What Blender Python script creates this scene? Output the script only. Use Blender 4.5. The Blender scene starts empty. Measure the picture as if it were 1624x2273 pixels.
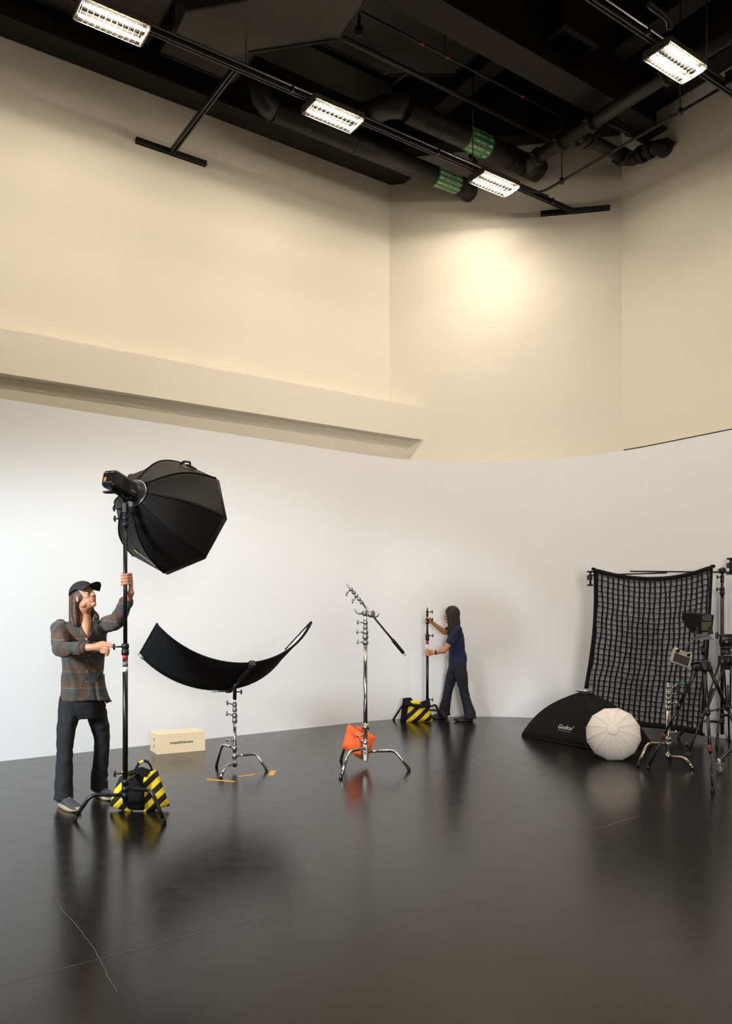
import bpy, math, random
import numpy as np
from mathutils import Vector, Matrix
random.seed(7)
scene = bpy.context.scene
col = scene.collection
# ------------------------------------------------------------------ camera, world, light, exposure
F, H, HY, CX = 1743.0, 1.48, 1357.0, 812.0
cam_d = bpy.data.cameras.new('camera'); cam = bpy.data.objects.new('camera', cam_d); col.objects.link(cam)
cam.location = (0, 0, H); cam.rotation_euler = (math.pi/2, 0, 0)
cam_d.sensor_fit = 'HORIZONTAL'; cam_d.sensor_width = 36.0
cam_d.lens = 36.0*F/1624.0; cam_d.shift_y = (HY-2273/2)/1624.0
cam_d.clip_start = .05; cam_d.clip_end = 100
scene.camera = cam
vs = scene.view_settings
scene.display_settings.display_device = 'sRGB'
vs.view_transform = 'Standard'; vs.look = 'None'; vs.gamma = 1.0; vs.use_curve_mapping = False
vs.exposure = 0.1
w = bpy.data.worlds.new('world'); scene.world = w; w.use_nodes = True
w.node_tree.nodes['Background'].inputs[0].default_value = (.9, .85, .8, 1)
w.node_tree.nodes['Background'].inputs[1].default_value = .02
LAMP_W = 8.0            # watts per tube of a ceiling fixture
LAMP_COL = (1.0, .895, .76)
def spot(name, loc, aim, watts, size_deg, blend, radius, colr):
    d = bpy.data.lights.new(name, 'SPOT'); o = bpy.data.objects.new(name, d); col.objects.link(o)
    d.energy = watts; d.spot_size = math.radians(size_deg); d.spot_blend = blend; d.shadow_soft_size = radius; d.color = colr
    o.location = loc; o.rotation_euler = (Vector(aim)-Vector(loc)).to_track_quat('-Z', 'Y').to_euler()
    return o
spot('unseen_spot_light', (-5.2, .6, 3.3), (-2.2, 8.6, .35), 3100, 39, .42, .6, (.84, .93, 1.0))
spot('unseen_spot_light', (1.6, -2.5, 2.0), (1.8, 10.0, .6), 1750, 60, 1.0, 1.0, (1.0, .95, .91))  # unseen soft spot behind the camera, added to brighten the cyclorama

# ------------------------------------------------------------------ room axes: u along the left wall, v towards it
UX, UY, VX, VY = .8232, .5677, -.5677, .8232
def uv(u, v, z=0.0): return Vector((UX*u+VX*v, UY*u+VY*v, z))
def floor_pt(px, py, z=0.0):
    D = F*(H-z)/(py-HY); return Vector(((px-CX)*D/F, D, z))
def at(px, py, D): return Vector(((px-CX)*D/F, D, H+(HY-py)*D/F))
def at_z(px, py, z):
    D = F*(z-H)/(HY-py); return Vector(((px-CX)*D/F, D, z))
UA, VA, ZA = Vector((UX, UY, 0)), Vector((VX, VY, 0)), Vector((0, 0, 1))

# ------------------------------------------------------------------ materials
MATS = {}
def lin(c):
    def f(x): return x/12.92 if x <= .04045 else ((x+.055)/1.055)**2.4
    return tuple(f(v/255.0) for v in c)
def mat(name, c, rough=.5, metal=0.0, noise=.06, scale=30.0, bump=0.0, bscale=None, emit=None, spec=.5, coat=0.0, trans=0.0, sheen=0.0, sub=0.0):
    if name in MATS: return MATS[name]
    m = bpy.data.materials.new(name); m.use_nodes = True; MATS[name] = m
    n, l = m.node_tree.nodes, m.node_tree.links
    b = n['Principled BSDF']
    c = lin(c) if max(c) > 1 else c
    tc = n.new('ShaderNodeTexCoord'); no = n.new('ShaderNodeTexNoise'); no.inputs['Scale'].default_value = scale; no.inputs['Detail'].default_value = 4
    l.new(tc.outputs['Object'], no.inputs['Vector'])
    mx = n.new('ShaderNodeMix'); mx.data_type = 'RGBA'
    mx.inputs[6].default_value = tuple(max(0, x*(1-noise)) for x in c)+(1,); mx.inputs[7].default_value = tuple(min(1, x*(1+noise)) for x in c)+(1,)
    l.new(no.outputs['Fac'], mx.inputs[0]); l.new(mx.outputs[2], b.inputs['Base Color'])
    b.inputs['Roughness'].default_value = rough; b.inputs['Metallic'].default_value = metal
    b.inputs['Specular IOR Level'].default_value = spec; b.inputs['Coat Weight'].default_value = coat
    b.inputs['Sheen Weight'].default_value = sheen
    if sub: b.inputs['Subsurface Weight'].default_value = sub; b.inputs['Subsurface Scale'].default_value = .01
    if trans: b.inputs['Transmission Weight'].default_value = trans
    if bump:
        n2 = n.new('ShaderNodeTexNoise'); n2.inputs['Scale'].default_value = bscale or scale*3; n2.inputs['Detail'].default_value = 3
        l.new(tc.outputs['Object'], n2.inputs['Vector'])
        bp = n.new('ShaderNodeBump'); bp.inputs['Strength'].default_value = bump; bp.inputs['Distance'].default_value = .01
        l.new(n2.outputs['Fac'], bp.inputs['Height']); l.new(bp.outputs['Normal'], b.inputs['Normal'])
    if emit:
        b.inputs['Emission Color'].default_value = tuple(emit[0])+(1,); b.inputs['Emission Strength'].default_value = emit[1]
    return m
def stripes(name, c1, c2, direction, freq, width, rough=.8):
    """two-colour printed stripes across `direction` in object space"""
    if name in MATS: return MATS[name]
    m = mat(name, c1, rough, noise=.05, bump=.25, bscale=60); n, l = m.node_tree.nodes, m.node_tree.links
    tc = n.new('ShaderNodeTexCoord'); dp = n.new('ShaderNodeVectorMath'); dp.operation = 'DOT_PRODUCT'
    dp.inputs[1].default_value = tuple(Vector(direction).normalized()*freq); l.new(tc.outputs['Object'], dp.inputs[0])
    fr = n.new('ShaderNodeMath'); fr.operation = 'FRACT'; l.new(dp.outputs['Value'], fr.inputs[0])
    lt = n.new('ShaderNodeMath'); lt.operation = 'LESS_THAN'; lt.inputs[1].default_value = width; l.new(fr.outputs[0], lt.inputs[0])
    mx = n.new('ShaderNodeMix'); mx.data_type = 'RGBA'; mx.inputs[6].default_value = lin(c1)+(1,); mx.inputs[7].default_value = lin(c2)+(1,)
    l.new(lt.outputs[0], mx.inputs[0]); l.new(mx.outputs[2], n['Principled BSDF'].inputs['Base Color'])
    return m
mat('cyc_white', (229, 229, 229), .62, noise=.012, scale=1.5, spec=.3)
mat('wall_cream', (226, 219, 205), .7, noise=.015, scale=1.2, spec=.3)
mat('black_ceiling', (30, 27, 25), .75, noise=.25, scale=3, bump=.1, spec=.3)
mat('black_duct', (38, 34, 32), .55, noise=.2, scale=5, spec=.4)
mat('black_pipe', (30, 27, 25), .5, noise=.2, scale=9, spec=.4)
mat('black_steel', (22, 20, 19), .45, noise=.15, scale=20)
mat('black_metal', (16, 15, 15), .32, noise=.1, scale=40)
mat('black_plastic', (17, 17, 18), .45, noise=.1, scale=40)
mat('black_fabric', (17, 17, 18), .85, noise=.12, scale=60, bump=.08, bscale=90, spec=.2)
mat('softbox_fabric', (20, 18, 17), .6, spec=.3, noise=.12, scale=25, bump=.1, bscale=14)
mat('black_rubber', (14, 14, 14), .7)
mat('chrome', (205, 203, 198), .14, 1.0, noise=.05, scale=40)
mat('warm_chrome', (202, 191, 168), .18, 1.0, noise=.08, scale=40)
mat('cast_steel', (168, 168, 166), .33, .9, noise=.08, scale=60)
mat('white_fabric', (226, 219, 210), .85, noise=.02, scale=30, bump=.1, bscale=40)
mat('white_inner', (240, 240, 240), .8, noise=.02)
mat('silver', (190, 190, 190), .3, .8)
mat('birch_ply', (225, 203, 168), .55, noise=.07, scale=6, bump=.03)
mat('ply_edge', (214, 190, 152), .6, noise=.12, scale=30)
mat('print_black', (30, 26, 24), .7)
mat('print_white', (226, 216, 204), .7)
mat('print_grey', (120, 116, 112), .7)
mat('print_yellow', (226, 208, 60), .7)
mat('yellow_fabric', (240, 208, 20), .75, noise=.05)
mat('orange_fabric', (234, 92, 26), .62, noise=.06, scale=20, bump=.15, bscale=35)
mat('orange_tape', (236, 160, 46), .6)
mat('orange_plastic', (214, 128, 30), .5)
mat('red_plastic', (190, 52, 40), .5)
mat('label_green', (8, 128, 74), .45, noise=.05)
mat('lamp_housing', (92, 86, 78), .35, .6, noise=.1)
mat('reflector', (14, 13, 12), .55, 0, noise=.03, spec=.15)
mat('guard_wire', (190, 180, 165), .35, .9)
mat('lamp_tube', (255, 245, 225), .4, noise=.0, emit=((1.0, .88, .70), 250.0))
mat('bracket_grey', (44, 43, 42), .35)
mat('monitor_grey', (70, 66, 62), .5)
mat('olive_battery', (74, 80, 52), .5, noise=.1)
mat('controller_grey', (150, 146, 138), .5)
mat('screen_dark', (58, 54, 50), .15, noise=.03)
mat('scrim_cloth', (146, 147, 150), .85, noise=.12, scale=24)
mat('skin', (196, 138, 104), .5, noise=.07, scale=18, sub=.08)
mat('skin_deep', (190, 130, 92), .5, noise=.07, scale=18, sub=.08)
mat('lips', (150, 84, 70), .5)
mat('eye_white', (225, 220, 212), .3)
mat('eye_dark', (38, 26, 20), .2)
mat('hair_brown', (66, 40, 26), .55, noise=.3, scale=45, bump=.4, bscale=60)
mat('hair_dark', (28, 17, 12), .65, noise=.25, scale=45, bump=.4, bscale=60)
mat('cap_navy', (22, 22, 32), .75, bump=.1, bscale=70)
mat('black_denim', (26, 26, 29), .85, noise=.15, scale=30, bump=.12, bscale=40)
mat('navy_cotton', (23, 30, 62), .85, noise=.1, scale=20, bump=.12, bscale=24)
mat('navy_denim', (20, 24, 36), .85, noise=.12, scale=30, bump=.1, bscale=40)
mat('shoe_grey', (66, 68, 72), .75, noise=.15, scale=60, bump=.2, bscale=80)
mat('shoe_sole', (168, 146, 116), .7)
mat('shoe_black', (26, 22, 22), .5)
mat('teal', (30, 120, 104), .5)
stripes('hazard_stripes', (20, 18, 16), (242, 208, 14), (.72, 0, -.72), 12.5, .5)
stripes('hazard_stripes_far', (20, 18, 16), (242, 208, 14), (.68, 0, -.72), 9.2, .5)

def floor_material():
    m = bpy.data.materials.new('black_studio_floor'); m.use_nodes = True; n, l = m.node_tree.nodes, m.node_tree.links
    b = n['Principled BSDF']; tc = n.new('ShaderNodeTexCoord')
    n1 = n.new('ShaderNodeTexNoise'); n1.inputs['Scale'].default_value = .9; n1.inputs['Detail'].default_value = 6
    n2 = n.new('ShaderNodeTexNoise'); n2.inputs['Scale'].default_value = 160; n2.inputs['Detail'].default_value = 2
    n3 = n.new('ShaderNodeTexNoise'); n3.inputs['Scale'].default_value = 7; n3.inputs['Detail'].default_value = 8; n3.inputs['Roughness'].default_value = .7
    for q in (n1, n2, n3): l.new(tc.outputs['Object'], q.inputs['Vector'])
    cr = n.new('ShaderNodeValToRGB'); cr.color_ramp.elements[0].color = (.0075, .0066, .0058, 1); cr.color_ramp.elements[1].color = (.012, .0104, .009, 1)
    l.new(n1.outputs['Fac'], cr.inputs[0]); l.new(cr.outputs[0], b.inputs['Base Color'])
    mr = n.new('ShaderNodeMapRange'); mr.inputs[1].default_value = .3; mr.inputs[2].default_value = .75; mr.inputs[3].default_value = .17; mr.inputs[4].default_value = .25
    l.new(n3.outputs['Fac'], mr.inputs[0]); l.new(mr.outputs[0], b.inputs['Roughness'])
    bp = n.new('ShaderNodeBump'); bp.inputs['Strength'].default_value = .06; bp.inputs['Distance'].default_value = .004
    l.new(n2.outputs['Fac'], bp.inputs['Height']); l.new(bp.outputs['Normal'], b.inputs['Normal'])
    b.inputs['Specular IOR Level'].default_value = .32
    MATS['floor'] = m
floor_material()
mat('floor_scratch', (120, 112, 102), .6)

def plaid_material():
    m = mat('plaid_flannel', (70, 62, 52), .9, noise=.1, scale=40, bump=.15, bscale=50, sheen=.1); n, l = m.node_tree.nodes, m.node_tree.links
    tc = n.new('ShaderNodeTexCoord')
    wn = n.new('ShaderNodeTexNoise'); wn.inputs['Scale'].default_value = 3.0; l.new(tc.outputs['Object'], wn.inputs['Vector'])
    def band(vec, freq, lo, hi, off):
        dp = n.new('ShaderNodeVectorMath'); dp.operation = 'DOT_PRODUCT'; dp.inputs[1].default_value = tuple(Vector(vec)*freq)
        l.new(tc.outputs['Object'], dp.inputs[0])
        ad = n.new('ShaderNodeMath'); ad.operation = 'MULTIPLY_ADD'; ad.inputs[1].default_value = .55; l.new(wn.outputs['Fac'], ad.inputs[0]); l.new(dp.outputs['Value'], ad.inputs[2])
        a2 = n.new('ShaderNodeMath'); a2.operation = 'ADD'; a2.inputs[1].default_value = off; l.new(ad.outputs[0], a2.inputs[0])
        fr = n.new('ShaderNodeMath'); fr.operation = 'FRACT'; l.new(a2.outputs[0], fr.inputs[0])
        a = n.new('ShaderNodeMath'); a.operation = 'LESS_THAN'; a.inputs[1].default_value = hi; l.new(fr.outputs[0], a.inputs[0])
        g = n.new('ShaderNodeMath'); g.operation = 'GREATER_THAN'; g.inputs[1].default_value = lo; l.new(fr.outputs[0], g.inputs[0])
        p = n.new('ShaderNodeMath'); p.operation = 'MULTIPLY'; l.new(a.outputs[0], p.inputs[0]); l.new(g.outputs[0], p.inputs[1])
        return p
    base = None
    hv = (.85, -.5, 0)
    for bnd, c, amt in ((band((0, 0, 1), 8.0, 0, .45, 0), (62, 66, 68), .75), (band(hv, 8.0, 0, .42, .2), (92, 60, 40), .55),
                        (band((0, 0, 1), 8.0, .52, .80, 0), (96, 64, 44), .5), (band((0, 0, 1), 8.0, .46, .50, 0), (126, 126, 116), .5),
                        (band(hv, 8.0, .6, .64, 0), (112, 108, 98), .35), (band(hv, 8.0, .75, .95, 0), (40, 46, 44), .5)):
        mx = n.new('ShaderNodeMix'); mx.data_type = 'RGBA'
        mu = n.new('ShaderNodeMath'); mu.operation = 'MULTIPLY'; mu.inputs[1].default_value = amt; l.new(bnd.outputs[0], mu.inputs[0])
        l.new(mu.outputs[0], mx.inputs[0]); mx.inputs[7].default_value = lin(c)+(1,)
        if base is None: mx.inputs[6].default_value = lin((74, 66, 56))+(1,)
        else: l.new(base.outputs[2], mx.inputs[6])
        base = mx
    l.new(base.outputs[2], n['Principled BSDF'].inputs['Base Color'])
plaid_material()

# ------------------------------------------------------------------ mesh helpers
def V(*a): return Vector(a[0]) if len(a) == 1 else Vector(a)
def frame(axis, up=(0, 0, 1)):
    z = V(axis).normalized(); up = V(up)
    if abs(z.dot(up.normalized())) > .98: up = Vector((1, 0, 0))
    x = up.cross(z).normalized(); y = z.cross(x)
    return x, y, z
class MB:
    def __init__(s): s.v, s.f, s.sm = [], [], []
    def add(s, vs, fs, smooth=False):
        o = len(s.v); s.v += [Vector(p) for p in vs]; s.f += [tuple(i+o for i in f) for f in fs]; s.sm += [smooth]*len(fs); return s
    def box(s, c, size, ax=None, ay=None, az=None, taper=1.0):
        c = V(c); ax = V(ax) if ax else V(1, 0, 0); ay = V(ay) if ay else V(0, 1, 0); az = V(az) if az else ax.cross(ay)
        hx, hy, hz = (q/2 for q in size); vs = []
        for k in (-1, 1):
            t = taper if k > 0 else 1.0
            for i, j in ((-1, -1), (1, -1), (1, 1), (-1, 1)): vs.append(c+ax*hx*i*t+ay*hy*j*t+az*hz*k)
        return s.add(vs, [(3, 2, 1, 0), (4, 5, 6, 7), (0, 1, 5, 4), (1, 2, 6, 5), (2, 3, 7, 6), (3, 0, 4, 7)])
    def rbox(s, c, size, r, ax=None, ay=None, az=None, n=3):
        """box with its four edges along the first axis rounded"""
        c = V(c); ax = V(ax) if ax else V(1, 0, 0); ay = V(ay) if ay else V(0, 1, 0); az = V(az) if az else ax.cross(ay)
        hx, hy, hz = (q/2 for q in size); ring = []
        for cy, cz, a0 in ((hy-r, hz-r, 0), (-hy+r, hz-r, 90), (-hy+r, -hz+r, 180), (hy-r, -hz+r, 270)):
            for k in range(n+1):
                a = math.radians(a0+90*k/n); ring.append((cy+r*math.cos(a), cz+r*math.sin(a)))
        m = len(ring); e = min(r*.5, hx*.4)
        rows = []
        for x, q in ((-hx, .93), (-hx+e, 1), (hx-e, 1), (hx, .93)): rows.append([c+ax*x+ay*(y*q)+az*(z*q) for y, z in ring])
        vs = [p for r_ in rows for p in r_]; fs = []
        for k in range(3):
            for i in range(m): fs.append((k*m+i, k*m+(i+1) % m, (k+1)*m+(i+1) % m, (k+1)*m+i))
        fs.append(tuple(range(m))[::-1]); fs.append(tuple(3*m+i for i in range(m)))
        return s.add(vs, fs)
    def tube(s, pts, r, seg=10, cap=True, flat=None, up=None):
        pts = [V(p) for p in pts]; n = len(pts); rs = r if isinstance(r, (list, tuple)) else [r]*n
        tang = []
        for i in range(n):
            t = (pts[min(i+1, n-1)]-pts[max(i-1, 0)]); tang.append(t.normalized() if t.length > 1e-9 else V(0, 0, 1))
        x, y, _ = frame(tang[0], up or (0, 0, 1)); vs = []
        for i in range(n):
            if i:
                q = tang[i-1].rotation_difference(tang[i]); x = q @ x; y = q @ y
            fx, fy = (1, 1) if flat is None else flat
            for k in range(seg):
                a = 2*math.pi*k/seg; vs.append(pts[i]+(x*math.cos(a)*fx+y*math.sin(a)*fy)*rs[i])
        fs = []
        for i in range(n-1):
            for k in range(seg): fs.append((i*seg+k, i*seg+(k+1) % seg, (i+1)*seg+(k+1) % seg, (i+1)*seg+k))
        s.add(vs, fs, True)
        if cap:
            o = len(s.v)-len(vs)
            s.f += [tuple(o+k for k in range(seg))[::-1], tuple(o+(n-1)*seg+k for k in range(seg))]; s.sm += [False, False]
        return s
    def cyl(s, a, b, r, seg=14, r2=None): return s.tube([a, b], [r, r if r2 is None else r2], seg)
    def lathe(s, prof, o, axis=(0, 0, 1), seg=18):
        o = V(o); x, y, z = frame(axis); vs, fs = [], []; n = len(prof)
        for r, h in prof:
            for k in range(seg):
                a = 2*math.pi*k/seg; vs.append(o+z*h+(x*math.cos(a)+y*math.sin(a))*r)
        for i in range(n-1):
            for k in range(seg): fs.append((i*seg+k, i*seg+(k+1) % seg, (i+1)*seg+(k+1) % seg, (i+1)*seg+k))
        s.add(vs, fs, True)
        o2 = len(s.v)-len(vs); s.f += [tuple(o2+k for k in range(seg))[::-1], tuple(o2+(n-1)*seg+k for k in range(seg))]; s.sm += [False, False]
        return s
    def prism(s, poly, vec):
        poly = [V(p) for p in poly]; n = len(poly); vec = V(vec)
        return s.add(poly+[p+vec for p in poly], [tuple(range(n))[::-1], tuple(range(n, 2*n))]+[(i, (i+1) % n, n+(i+1) % n, n+i) for i in range(n)])
    def ell(s, c, r, rot=None, seg=16, rings=10):
        c = V(c); X, Y, Z = rot if rot else (V(1, 0, 0), V(0, 1, 0), V(0, 0, 1)); vs, fs = [], []
        vs.append(c+Z*r[2])
        for i in range(1, rings):
            a = math.pi*i/rings
            for k in range(seg):
                b = 2*math.pi*k/seg; vs.append(c+X*(r[0]*math.sin(a)*math.cos(b))+Y*(r[1]*math.sin(a)*math.sin(b))+Z*(r[2]*math.cos(a)))
        vs.append(c-Z*r[2]); L = len(vs)-1
        for k in range(seg): fs.append((0, 1+k, 1+(k+1) % seg)); fs.append((L, L-seg+(k+1) % seg, L-seg+k))
        for i in range(rings-2):
            for k in range(seg): fs.append((1+i*seg+k, 1+(i+1)*seg+k, 1+(i+1)*seg+(k+1) % seg, 1+i*seg+(k+1) % seg))
        return s.add(vs, fs, True)
    def sheet(s, fn, nu, nv, thick=0.0, smooth=True, nrm=None):
        """surface fn(a,b), a,b in 0..1; thick gives it a second side and closed edges"""
        P = [[V(fn(i/nu, j/nv)) for i in range(nu+1)] for j in range(nv+1)]; W = nu+1
        vs = [p for r in P for p in r]; fs = [(j*W+i, j*W+i+1, (j+1)*W+i+1, (j+1)*W+i) for j in range(nv) for i in range(nu)]
        if thick:
            N = []
            for j in range(nv+1):
                for i in range(nu+1):
                    du = P[j][min(i+1, nu)]-P[j][max(i-1, 0)]; dv = P[min(j+1, nv)][i]-P[max(j-1, 0)][i]
                    q = du.cross(dv); N.append(q.normalized() if q.length > 1e-12 else V(0, 0, 1))
            o = len(vs); vs = vs+[p-n_*thick for p, n_ in zip(vs, N)]
            fs += [tuple(o+k for k in f[::-1]) for f in fs]
            edge = [i for i in range(W)]+[j*W+nu for j in range(1, nv+1)]+[nv*W+i for i in range(nu-1, -1, -1)]+[j*W for j in range(nv-1, 0, -1)]
            m = len(edge); fs += [(edge[k], o+edge[k], o+edge[(k+1) % m], edge[(k+1) % m]) for k in range(m)]
        return s.add(vs, fs, smooth)
    def text(s, body, size, fn, shear=0.0, bold=0.0, width=1.0, align='CENTER'):
        """lettering: fn(x, y) places each point of the flat text, size = letter height scale"""
        cu = bpy.data.curves.new('lettering', 'FONT'); cu.body = body; cu.size = size; cu.align_x = align; cu.shear = shear; cu.offset = bold*size
        ob = bpy.data.objects.new('lettering', cu); col.objects.link(ob)
        dg = bpy.context.evaluated_depsgraph_get(); me = bpy.data.meshes.new_from_object(ob.evaluated_get(dg))
        s.add([fn(v.co.x*width, v.co.y) for v in me.vertices], [tuple(p.vertices) for p in me.polygons])
        bpy.data.objects.remove(ob); bpy.data.curves.remove(cu); bpy.data.meshes.remove(me)
        return s
    def build(s, name, m, parent=None, label=None, origin=None):
        if parent is not None:
            o = V(0, 0, 0); q = parent
            while q is not None: o += q.location; q = q.parent
        else:
            o = V(origin) if origin is not None else V(0, 0, 0)
        me = bpy.data.meshes.new(name); me.from_pydata([p-o for p in s.v], [], s.f)
        me.polygons.foreach_set('use_smooth', s.sm)
        me.materials.append(MATS[m] if isinstance(m, str) else m); me.update()
        ob = bpy.data.objects.new(name, me); col.objects.link(ob)
        if parent is not None: ob.parent = parent
        else: ob.location = o
        if label: ob['label'] = label
        return ob
def thing(name, label, cat, loc, group=None):
    o = bpy.data.objects.new(name, None); col.objects.link(o); o.location = V(loc); o.empty_display_size = .1
    o['label'] = label; o['category'] = cat
    if group: o['group'] = group
    return o
def tag(o, label, cat, group=None):
    o['label'] = label; o['category'] = cat
    if group: o['group'] = group
    return o
def struct(o, label=None, cat=None):
    o['kind'] = 'structure'
    if label: o['label'] = label
    if cat: o['category'] = cat
    return o
def copy_tree(o, parent=None):
    c = o.copy(); col.objects.link(c); c.parent = parent
    for ch in list(o.children): copy_tree(ch, c)
    return c
def bevel(o, wd, seg=2):
    m = o.modifiers.new('bevel', 'BEVEL'); m.width = wd; m.segments = seg; m.limit_method = 'ANGLE'; return o
def arc_pts(c, ex, ey, r, a0, a1, n):
    return [V(c)+V(ex)*(r*math.cos(a0+(a1-a0)*k/n))+V(ey)*(r*math.sin(a0+(a1-a0)*k/n)) for k in range(n+1)]
from mathutils import noise as mnoise
def crumple(me, amp, fx, fz, seed=0.0):
    """cloth folds: move the skin along its normals"""
    vn = [v.normal.copy() for v in me.vertices]
    for v, n_ in zip(me.vertices, vn):
        c = v.co; q = V(c.x*fx+seed, c.y*fx, c.z*fz); w_ = mnoise.noise(q*.6)*2
        v.co = c+n_*(amp*(mnoise.noise(q+V(w_, w_, w_))+.5*mnoise.noise(q*2.3)))
def remeshed(mb, name, m, parent, voxel, smooth=6, label=None, factor=.5, folds=None):
    """union of overlapping closed shapes as ONE continuous skin"""
    ob = mb.build(name, m, parent, label)
    r = ob.modifiers.new('r', 'REMESH'); r.mode = 'VOXEL'; r.voxel_size = voxel; r.use_smooth_shade = True
    if smooth:
        q = ob.modifiers.new('s', 'SMOOTH'); q.iterations = smooth; q.factor = factor
    bpy.context.view_layer.update()
    dg = bpy.context.evaluated_depsgraph_get(); me = bpy.data.meshes.new_from_object(ob.evaluated_get(dg))
    ob.modifiers.clear(); old = ob.data; ob.data = me; bpy.data.meshes.remove(old); me.name = name
    if not me.materials: me.materials.append(MATS[m])
    if folds: crumple(me, *folds)
    me.polygons.foreach_set('use_smooth', [True]*len(me.polygons))
    return ob
# ================================================================== THE SETTING
ZC = 9.2
CH = 16.08                                   # chamfer wall: u + v = CH
VL, UR, VB, UB = 9.27, 9.116, -6.0, -9.0     # upper left wall, right wall, rear walls
fl = MB().prism([uv(UB, VB), uv(UR+.3, VB), uv(UR+.3, VL+.3), uv(UB, VL+.3)], (0, 0, -.1)).build('floor', 'floor')
struct(fl, 'glossy black studio floor with faint scratches and soft reflections')
def strip(pts, w0):
    mb = MB(); n = len(pts)
    for i in range(n-1):
        a, b = pts[i], pts[i+1]; d = (b-a).normalized(); nrm = V(-d.y, d.x, 0)*w0/2
        mb.add([a-nrm, a+nrm, b+nrm, b-nrm], [(0, 3, 2, 1)])
    return mb
def wander(p, q, n, amp, zz=.0015):
    out = []
    for k in range(n+1):
        t = k/n; a = p.lerp(q, t); d = (q-p).normalized()
        out.append(V(a.x-d.y*random.uniform(-amp, amp), a.y+d.x*random.uniform(-amp, amp), zz))
    return out
pp = [floor_pt(*q) for q in ((118, 1985), (140, 2022), (165, 2050), (188, 2078), (212, 2110), (226, 2140), (245, 2180), (268, 2215))]
cr = []
for a, b in zip(pp[:-1], pp[1:]): cr += wander(a, b, 3, .004)[:-1]
for k, (path, wd) in enumerate(((cr, .003), (wander(floor_pt(0, 2187), floor_pt(600, 2030), 14, .004), .0022), (wander(floor_pt(1330, 1838), floor_pt(1418, 1812), 5, .003), .004),
                               (wander(floor_pt(600, 2030), floor_pt(760, 1995), 5, .004), .0014), (wander(floor_pt(640, 1830), floor_pt(690, 1842), 5, .003), .003))):
    strip(path, wd).build('scratch', 'floor_scratch', fl)

def wall_slab(name, a, b, z0, z1, out, m, th=.15):
    mb = MB(); a, b = V(a), V(b); o = V(out)*th
    mb.prism([V(a.x, a.y, z0), V(b.x, b.y, z0), V(b.x, b.y, z0)+o, V(a.x, a.y, z0)+o], (0, 0, z1-z0))
    return mb.build(name, m)
nch = (UA+VA).normalized()
cL, cR = uv(CH-VL, VL), uv(UR, CH-UR)
struct(wall_slab('wall_left', uv(UB, VL), cL+UA*.1, 0, ZC, VA, 'wall_cream'), 'tall cream upper wall on the left above the beam')
struct(wall_slab('wall_back', cL-(UA-VA).normalized()*.1, cR+(UA-VA).normalized()*.1, 0, ZC, nch, 'wall_cream'), 'angled cream wall across the far corner')
struct(wall_slab('wall_right', cR, uv(UR, VB), 0, ZC, UA, 'wall_cream'), 'tall cream wall on the right')
struct(wall_slab('wall_rear', uv(UB, VB), uv(UR, VB), 0, ZC, -VA, 'wall_cream'), 'cream wall behind the camera')
struct(wall_slab('wall_side', uv(UB, VL), uv(UB, VB), 0, ZC, -UA, 'wall_cream'), 'cream wall at the left end of the room')
ce = MB().prism([uv(UB, VB, ZC), uv(UR+.3, VB, ZC), uv(UR+.3, VL+.3, ZC), uv(UB, VL+.3, ZC)], (0, 0, .1)).build('ceiling', 'black_ceiling')
struct(ce, 'black painted open ceiling')
# curved white cyclorama
tl, tr = V(.79, .6127, 0).normalized(), V(UX*0+.5677, -.8232, 0)
corner = V(2.095, 12.17, 0); R_ = 2.57; T_ = 2.72
A_, B_ = corner-tl*T_, corner+tr*T_
nl = V(tl.y, -tl.x, 0)                        # towards the room
cc = A_+nl*R_
a0 = math.atan2(A_.y-cc.y, A_.x-cc.x); b_v = B_-cc; a1 = math.atan2(b_v.y, b_v.x)
plan = [A_-tl*13.0, A_-tl*8, A_-tl*4, A_-tl*2]
NA = 28
rB = b_v.length
for k in range(NA+1):
    a = a0+(a1-a0)*k/NA; r = R_+(rB-R_)*k/NA
    plan.append(V(cc.x+r*math.cos(a), cc.y+r*math.sin(a), 0))
plan += [B_+tr*1.5, B_+tr*4, B_+tr*9.0]
CYC_Z = 3.58
def plan_wall(pts, z0, z1, th):
    mb = MB(); n = len(pts); out = []
    for i in range(n):
        d = (pts[min(i+1, n-1)]-pts[max(i-1, 0)]).normalized(); out.append(pts[i]+V(-d.y, d.x, 0)*th)
    vs = [V(p.x, p.y, z) for z in (z0, z1) for p in pts]+[V(p.x, p.y, z) for z in (z0, z1) for p in out]
    fs, sm = [], True
    for i in range(n-1): fs.append((i, i+1, n+i+1, n+i)); fs.append((2*n+i+1, 2*n+i, 3*n+i, 3*n+i+1))
    mb.add(vs, fs, True)
    mb.add(vs, [(n+i, n+i+1, 3*n+i+1, 3*n+i) for i in range(n-1)]+[(0, n, 3*n, 2*n), (n-1, 3*n-1, 4*n-1, 2*n-1)], False)
    return mb
struct(plan_wall(plan, 0, CYC_Z, .12).build('wall_cyclorama', 'cyc_white'), 'low white curved cyclorama wall sweeping round the far corner')
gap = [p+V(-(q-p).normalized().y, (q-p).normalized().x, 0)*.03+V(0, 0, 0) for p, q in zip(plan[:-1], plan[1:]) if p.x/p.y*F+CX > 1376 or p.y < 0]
struct(plan_wall(gap, CYC_Z, CYC_Z+.022, .05).build('shade_strip_1', 'print_black'), 'thin black strip standing in for the shadow gap along the cyclorama top on the right')  # black strip paints the shadow line of the gap above the cyclorama
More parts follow.
